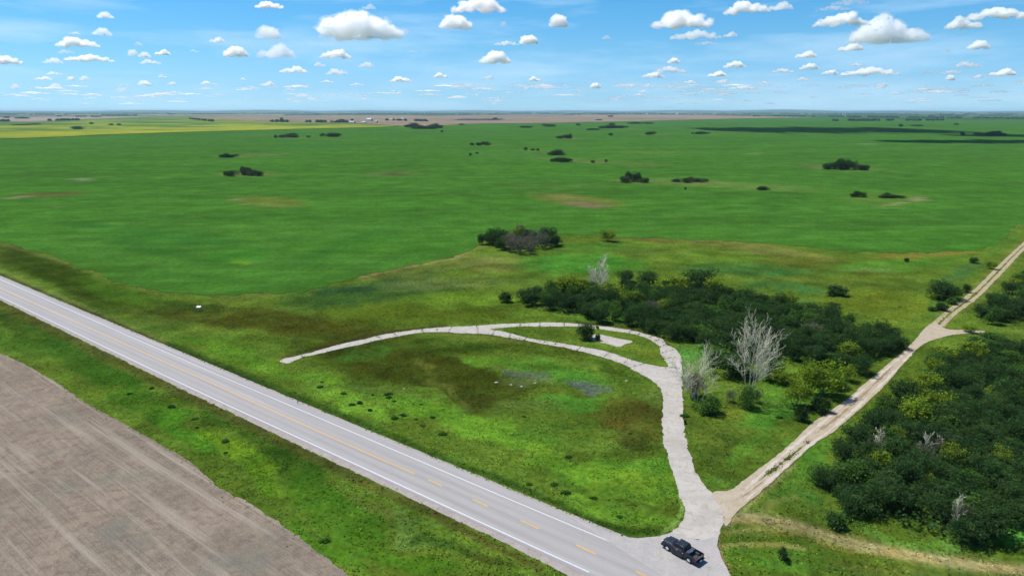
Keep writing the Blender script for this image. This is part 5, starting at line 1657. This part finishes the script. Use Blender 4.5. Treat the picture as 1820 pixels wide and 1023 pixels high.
    bm = bmesh.new(); box_bm(bm, (R0 - .14, 0, .64), (.02, .34, .18)); bm_obj('license_plate', bm, m_plate, rb)
    bm = bmesh.new(); box_bm(bm, (F0 + .04, 0, .58), (.20, 1.98, .24)); bm_obj('bumper', bm, m_trim, root, .03)
    bm = bmesh.new(); box_bm(bm, (F0 + .0, 0, .96), (.06, 1.1, .34)); bm_obj('grille', bm, m_trim, root, .01)
    bm = bmesh.new(); box_bm(bm, (-.2, 0, .42), (5.4, 1.2, .18)); bm_obj('chassis', bm, m_trim, root)
    # wheels
    for cx in (xf, xr):
        for s in (1, -1):
            bm = bmesh.new()
            prof = [(.40 * 0 + .26, -.13), (.36, -.14), (.405, -.10), (.42, 0), (.405, .10), (.36, .14), (.26, .13)]
            n = 28
            rings = [[bm.verts.new((cx + math.cos(6.28318 * i / n) * r, s * .87 + yy, .42 + math.sin(6.28318 * i / n) * r)) for i in range(n)] for r, yy in prof]
            for a, b in zip(rings[:-1], rings[1:]):
                for i in range(n):
                    bm.faces.new((a[i], a[(i + 1) % n], b[(i + 1) % n], b[i]))
            bmesh.ops.recalc_face_normals(bm, faces=bm.faces)
            wh = empty('wheel', (0, 0, 0)); wh.parent = root
            bm_obj('tyre', bm, m_tyre, wh, 0, True)
            bm = bmesh.new()
            yo = s * (.87 + .115)
            r_ = bmesh.ops.create_cone(bm, cap_ends=True, segments=24, radius1=.275, radius2=.275, depth=.05)
            bmesh.ops.rotate(bm, matrix=Matrix.Rotation(math.pi / 2, 3, 'X'), verts=r_['verts']); bmesh.ops.translate(bm, vec=(cx, s * (.87 + .06), .42), verts=r_['verts'])
            for k in range(6):
                a = k * math.pi / 3
                q = bmesh.ops.create_cube(bm, size=1)['verts']
                bmesh.ops.scale(bm, vec=(.25, .04, .075), verts=q); bmesh.ops.translate(bm, vec=(.14, 0, 0), verts=q)
                bmesh.ops.rotate(bm, matrix=Matrix.Rotation(a, 3, 'Y'), verts=q); bmesh.ops.translate(bm, vec=(cx, yo, .42), verts=q)
            q = bmesh.ops.create_cone(bm, cap_ends=True, segments=12, radius1=.07, radius2=.06, depth=.06)['verts']
            bmesh.ops.rotate(bm, matrix=Matrix.Rotation(math.pi / 2, 3, 'X'), verts=q); bmesh.ops.translate(bm, vec=(cx, yo + s * .02, .42), verts=q)
            bm_obj('rim', bm, m_chrome, wh)
    # the box across the bed behind the cab is a thing of its own
    c, s_ = math.cos(ang), math.sin(ang)
    lx = -1.42 * .94
    tb = empty('toolbox', (ctr.x + lx * c, ctr.y + lx * s_, z0 + .735 * .94), ang)
    tb.scale = (.94, .94, .94)
    tag(tb, 'dark metal toolbox lying across the truck bed behind the cab', 'toolbox')
    m_tb = pmat('dull steel', (.10, .12, .16), .35, Metallic=.6)
    bm = bmesh.new(); box_bm(bm, (0, 0, .27), (.46, 1.5, .54)); bm_obj('case', bm, m_tb, tb, .01)
    bm = bmesh.new(); box_bm(bm, (0, 0, .58), (.52, 1.56, .07)); ld = bm_obj('lid', bm, m_tb, tb, .012)
    bm = bmesh.new(); box_bm(bm, (-.27, 0, .55), (.03, .2, .08)); bm_obj('latch', bm, m_chrome, ld)


truck()

# ------------------------------------------------------------------ clouds
def cloud_mat(name, dens):
    m, nt, out = newmat(name)
    v = N(nt, 'ShaderNodeVolumePrincipled', {'Color': (1, 1, 1, 1), 'Density': dens, 'Anisotropy': .6})
    nt.links.new(v.outputs[0], out.inputs['Volume'])
    return m


CLM = {}


def cloud_vol(dens):
    """even droplet fog; the density is rounded so that clouds of a size share a material"""
    k = int(round(math.log(dens) / math.log(1.25)))
    if k not in CLM:
        CLM[k] = cloud_mat('cloud droplets', 1.25 ** k)
    return CLM[k]


def cloud_mesh(seed, blobs=None, aspect=.35, res=.02, n=16):
    """unit-wide heap with a flat base; remeshed into one skin, then roughened"""
    g = random.Random(seed)
    bm = bmesh.new()
    blobs_given = blobs is not None
    if blobs is None:
        blobs = []
        k = g.uniform(.3, .7)
        for i in range(n):
            t = (i + .5) / n
            env = max(.12, math.sin(math.pi * t) ** .7) * (1 - .6 * abs(t - k))
            r = aspect * .42 * g.uniform(.6, 1.1) * (.5 + .6 * env)
            blobs.append((t - .5, g.uniform(-.14, .14), aspect * env * g.uniform(.25, .72), r))
        for i in range(7):
            blobs.append((k - .5 + g.uniform(-.18, .18), g.uniform(-.1, .1), aspect * g.uniform(.5, .8), aspect * g.uniform(.12, .24)))
    for (x, y, z, r) in blobs:
        for q in range(1):
            v = bmesh.ops.create_icosphere(bm, subdivisions=2, radius=r)['verts']
            bmesh.ops.translate(bm, vec=(x, y, max(z, r * .45)), verts=v)
        for q in range(5):     # cauliflower heads
            a = g.uniform(0, 6.28); b = g.uniform(0, 1.4)
            rr = r * g.uniform(.3, .58)
            v = bmesh.ops.create_icosphere(bm, subdivisions=2, radius=rr)['verts']
            bmesh.ops.translate(bm, vec=(x + math.cos(a) * math.cos(b) * r * .85, y + math.sin(a) * math.cos(b) * r * .85, max(z, r * .45) + math.sin(b) * r * .85), verts=v)
    me = bpy.data.meshes.new('tmp'); bm.to_mesh(me); bm.free()
    o = bpy.data.objects.new('tmp', me); COL.objects.link(o)
    r = o.modifiers.new('r', 'REMESH'); r.mode = 'VOXEL'; r.voxel_size = res
    s = o.modifiers.new('s', 'SMOOTH'); s.factor = .5; s.iterations = 1
    dg = bpy.context.evaluated_depsgraph_get()
    ev = o.evaluated_get(dg)
    m2 = bpy.data.meshes.new_from_object(ev)
    bpy.data.objects.remove(o); bpy.data.meshes.remove(me)
    nv = len(m2.vertices)
    co = np.empty(nv * 3, np.float32); m2.vertices.foreach_get('co', co); co = co.reshape(-1, 3)
    no = np.empty(nv * 3, np.float32); m2.vertices.foreach_get('normal', no); no = no.reshape(-1, 3)
    d = (fbm(co[:, 0] * 22 + co[:, 1] * 13, co[:, 2] * 22 - co[:, 1] * 9, 4, seed) - .45) * .085 * (aspect / .35)
    co += no * d[:, None]
    zb = aspect * .10
    low = co[:, 2] < zb
    co[low, 2] = zb - (zb - co[low, 2]) * (.3 if blobs_given else .55)
    co[:, 2] -= co[:, 2].min()
    nf = len(m2.polygons)
    fv = np.empty(nf * 4, np.int32)
    m2.polygons.foreach_get('vertices', fv)
    fv = fv.reshape(-1, 4)
    bpy.data.meshes.remove(m2)
    # thin ragged veil round the dense heart
    halo = []
    for k_, (amp, fr) in enumerate(((.020, 30), (.045, 17))):
        r_ = np.clip(fbm(co[:, 0] * fr + co[:, 1] * 9 + k_ * 7, co[:, 2] * fr - co[:, 1] * 11, 4, seed + 31 + k_) - .3, 0, 1) * 2.2
        halo.append(co + no * (amp * (aspect / .35) ** .6 * r_)[:, None] * np.array([1.25, 1, .8]))
    v = np.vstack([co] + halo); v[:, 2] -= v[:, 2].min()
    f = np.vstack([fv + i * nv for i in range(len(halo) + 1)])
    me = mesh_np('cloud', v, f, None, True)
    mi = np.zeros(len(f), np.int32); mi[nf:] = 1
    me.polygons.foreach_set('material_index', mi)
    me.update()
    return me, v[:, 0].max() - v[:, 0].min(), v[:, 2].max(), (v[:, 0].max() + v[:, 0].min()) / 2


BIGB = {
    'S': [(-.46 + i * .046, .02 * math.sin(i * 1.7), .06, .05 + .02 * math.sin(i * 2.3) ** 2) for i in range(21)],
    'A': [(-.42, 0, .10, .09), (-.36, 0, .16, .10), (-.26, .02, .16, .13), (-.14, 0, .17, .15), (-.1, 0, .25, .10), (-.02, .02, .20, .15), (.02, 0, .24, .09), (.1, 0, .15, .14), (.2, 0, .15, .12), (.24, 0, .2, .08), (.3, .02, .11, .11), (.38, 0, .10, .09), (.45, 0, .09, .07), (0, .1, .12, .15), (-.2, .1, .1, .14)],
    'B': [(-.40, 0, .12, .08), (-.32, 0, .14, .11), (-.22, 0, .18, .14), (-.15, 0, .27, .11), (-.1, 0, .34, .10), (-.04, 0, .28, .12), (0, 0, .18, .16), (.1, 0, .13, .13), (.2, 0, .12, .12), (.3, 0, .10, .10), (.4, 0, .09, .08), (.46, 0, .08, .05), (-.1, .1, .15, .15)],
}
CM = [cloud_mesh(500 + i, None, a) for i, a in enumerate((.34, .22, .5, .4, .18, .3, .6, .26))]
CMB = {k: cloud_mesh(600 + i, v, .38, .010) for i, (k, v) in enumerate(BIGB.items())}
BASE_ALT = 1150.0
clouds = [  # cx, base y, width px, height px, material, label or None
    (188, 34, 30, 14, 1, 'small thin cloud alone high on the left'), (182, 64, 34, 16, 1, 'small thin cloud below the highest left one'), (140, 86, 72, 21, 0, 'wide white cloud in the upper left sky'), (160, 111, 80, 15, 0, 'flat bar-shaped cloud in the left sky'), (118, 96, 28, 8, 2, None), (133, 62, 22, 6, 2, None), (15, 116, 48, 18, 0, 'cloud cut by the left edge'), (95, 114, 34, 12, 1, None),
    (237, 101, 20, 14, 1, None), (257, 103, 24, 12, 1, None), (290, 99, 28, 12, 0, None), (268, 115, 38, 10, 1, None), (246, 82, 16, 8, 2, None), (420, 103, 46, 22, 0, 'rounded white cloud left of the big left cloud, standing alone'), (387, 77, 30, 13, 1, None), (345, 93, 18, 5, 2, None), (78, 143, 32, 8, 1, None), (97, 134, 28, 7, 1, None), (127, 144, 15, 9, 1, None), (151, 144, 18, 10, 1, None),
    (28, 159, 16, 11, 1, None), (100, 160, 24, 13, 1, None), (257, 153, 24, 11, 1, None), (289, 139, 16, 7, 1, None), (306, 151, 18, 7, 1, None), (366, 151, 20, 8, 1, None), (68, 160, 32, 7, 2, None), (215, 166, 32, 12, 2, None), (310, 166, 32, 5, 2, None), (432, 143, 13, 5, 1, None),
    (479, 17, 52, 15, 0, 'low flat cloud high up, left of the big left cloud'), (477, 72, 50, 28, 1, 'peaked cloud touching a rounder one left of the big left cloud'), (493, 106, 72, 32, 1, 'rounder cloud under the peaked one left of the big left cloud'), (596, 106, 58, 19, 0, 'white cloud right under the big left cloud'), (523, 131, 52, 14, 0, None), (568, 119, 22, 9, 1, None), (600, 135, 42, 14, 1, None), (651, 121, 30, 11, 1, None),
    (477, 154, 28, 11, 1, None), (517, 163, 30, 8, 2, None), (581, 148, 26, 6, 1, None), (634, 153, 26, 6, 1, None), (713, 147, 40, 12, 0, None), (783, 139, 26, 11, 0, None), (712, 167, 18, 5, 2, None), (652, 174, 22, 4, 2, None), (810, 55, 64, 30, 0, 'domed cloud right of the big left cloud'), (850, 25, 104, 30, 0, 'long cloud cut by the top edge near the centre'),
    (895, 48, 14, 11, 2, None), (880, 115, 60, 27, 0, 'triangular white cloud below the centre top clouds'), (656, 18, 28, 12, 2, None), (867, 141, 24, 7, 1, None), (860, 161, 64, 6, 2, None), (775, 156, 22, 6, 2, None), (820, 160, 44, 12, 2, None), (900, 82, 46, 10, 1, None), (732, 94, 22, 4, 2, None),
    (992, 51, 38, 27, 0, 'small upright cloud alone right of centre'), (940, 80, 38, 18, 0, None), (1078, 71, 18, 9, 2, None), (1212, 54, 112, 38, 0, 'large bright cloud in the upper right half'), (1236, 72, 92, 20, 1, 'flatter cloud just under the large bright one'), (1298, 67, 28, 12, 1, None), (1255, 80, 44, 7, 2, None), (1328, 27, 84, 27, 0, 'cloud near the top edge right of the large bright one'),
    (1197, 113, 24, 11, 0, None), (1190, 131, 62, 14, 1, None), (1160, 140, 42, 13, 0, None), (1058, 158, 22, 12, 0, None), (950, 145, 24, 10, 0, None), (1115, 156, 28, 8, 1, None), (1305, 122, 42, 14, 0, None), (1275, 137, 36, 12, 0, None), (1282, 150, 32, 10, 1, None), (965, 156, 62, 8, 2, None), (935, 160, 16, 6, 1, None), (970, 164, 26, 6, 2, None), (1030, 161, 22, 6, 2, None),
    (1150, 155, 22, 6, 1, None), (1190, 156, 28, 7, 2, None), (1225, 149, 28, 7, 1, None), (1140, 174, 18, 4, 2, None), (1387, 20, 48, 19, 1, None), (1490, 50, 94, 28, 0, 'flat-based cloud left of the big right cloud'), (1512, 92, 46, 18, 0, 'small cloud under the left end of the big right cloud'), (1710, 54, 62, 26, 0, 'left part of the long cloud at the right edge'), (1772, 38, 122, 25, 0, 'long cloud running out of the right edge'),
    (1738, 89, 40, 19, 0, 'small white cloud under the long right edge cloud'), (1433, 104, 40, 15, 0, None), (1438, 125, 36, 13, 0, None), (1390, 131, 46, 10, 1, None), (1474, 134, 32, 10, 0, None), (1524, 119, 28, 8, 1, None), (1545, 136, 98, 18, 0, 'long low cloud bank right of centre'), (1682, 94, 14, 8, 2, None), (1718, 121, 46, 13, 1, None), (1782, 136, 46, 16, 0, None), (1688, 144, 17, 12, 0, None),
    (1428, 144, 26, 8, 1, None), (1565, 155, 26, 8, 1, None), (1500, 158, 28, 5, 2, None), (1510, 10, 64, 15, 2, None), (1480, 20, 60, 10, 2, None), (1650, 132, 34, 7, 2, None), (1738, 139, 22, 8, 1, None), (1712, 164, 24, 8, 2, None), (1770, 166, 30, 6, 2, None), (1690, 132, 40, 8, 1, None), (1360, 150, 20, 6, 1, None), (1330, 160, 30, 5, 2, None), (1815, 150, 26, 8, 2, None),
    (642, 75, 170, 56, 0, 'biggest white cloud, in the left half of the sky'), (1575, 81, 138, 58, 0, 'big towering cloud in the right part of the sky'),
]
g = np.random.RandomState(3)
for i in range(150):
    yy = g.uniform(152, 186)
    clouds.append((g.uniform(0, 1820), yy, g.uniform(14, 60) * (1.1 - (yy - 150) / 90), g.uniform(2.5, 6) * (1.2 - (yy - 150) / 60), 2 if g.rand() < .75 else 1, None))
matmesh = {}


def cloud_obj(k, mats):
    mat = mats[0]
    key = (k, mat.name)
    if key not in matmesh:
        src = CMB[k] if isinstance(k, str) else CM[k]
        me = src[0].copy(); me.materials.append(mat); me.materials.append(mats[1]); me.name = 'cloud'
        matmesh[key] = (me,) + src[1:]
    return matmesh[key]


for i, (cx, by, wd, ht, mi, lab) in enumerate(clouds):
    u = (cx - 910) / FPX; v = (511.5 - by) / FPX
    dz = -ST + v * CT
    t = (BASE_ALT - CAM_H) / dz
    x, y = u * t, (CT + v * ST) * t
    dep = t
    s = wd / FPX * dep; hh = ht / FPX * dep
    if wd > 160: k = 'A'
    elif wd > 130 and ht > 50: k = 'B'
    else:
        ar = ht / wd
        k = min(range(len(CM)), key=lambda q: abs(math.log((CM[q][2] / CM[q][1]) / ar)) + .25 * ((i * 7 + q * 3) % 8) / 8)
    me, w0, h0, c0 = cloud_obj(k, [cloud_vol(q_ / max(60.0, hh)) for q_ in ((7.5, 1.8), (2.6, 1.0), (.8, .5))[mi]])
    o = link('cloud', me)
    fl = -1 if (i % 2 and not isinstance(k, str)) else 1
    fx = s / w0
    o.location = (x - 0 * fx, y, BASE_ALT)
    o.rotation_euler = (0, 0, -math.atan2(x, y) + (math.pi if fl < 0 else 0))
    o.scale = (fx, fx * .9, hh / h0)
    tag(o, lab or ('small faint cloud low over the horizon' if by > 120 else 'small thin scrap of cloud between the larger ones'), 'cloud', 'fair weather clouds' if lab else ('small clouds low over the horizon' if by > 120 else 'small scraps of cloud'))


def shade_cloud(px, py, wpx, hpx, k, label, alt=BASE_ALT, rot=-.02):
    """the cloud whose shadow falls on the ground at px, py"""
    x, y = at(px, py)
    q = (alt) / SUN_DIR.z
    cx_, cy_ = x + SUN_DIR.x * q, y + SUN_DIR.y * q
    m = ppm(px, py)
    me, w0, h0, c0 = cloud_obj(k, [cloud_vol(.4), cloud_vol(.02)])
    o = link('cloud', me)
    o.location = (cx_, cy_, alt)
    dx = wpx / m
    ydep = at(px, py - hpx / 2)[1] - at(px, py + hpx / 2)[1]
    o.scale = (dx / w0, ydep / .17, dx / w0 * .5)
    o.rotation_euler = (0, 0, rot)
    tag(o, label, 'cloud', 'clouds overhead')
    return o


shade_cloud(1440, 230.5, 430, 9, 'S', 'wide cloud above the frame that throws the long shadow over the far crop')
shade_cloud(1745, 251.5, 400, 6, 'S', 'cloud above the frame that throws the narrow shadow at the right edge of the crop')
shade_cloud(1800, 241, 260, 4, 'S', 'cloud above the frame that throws the faint shadow between the two long ones')
shade_cloud(850, 212.3, 90, 2.2, 'S', 'cloud above the frame that throws the dark patch on the bare far field')

# haze: even, thin air over the whole plain
bm = bmesh.new()
box_bm(bm, (0, 0, 58), (150000, 150000, 118))
mh, nt, out = newmat('thin air haze')
pv = N(nt, 'ShaderNodeVolumePrincipled', {'Color': (.52, .77, 1.0, 1), 'Density': 2.6e-5, 'Anisotropy': 0.0})
nt.links.new(pv.outputs[0], out.inputs['Volume'])
hz = bm_obj('haze', bm, mh)
hz['kind'] = 'stuff'
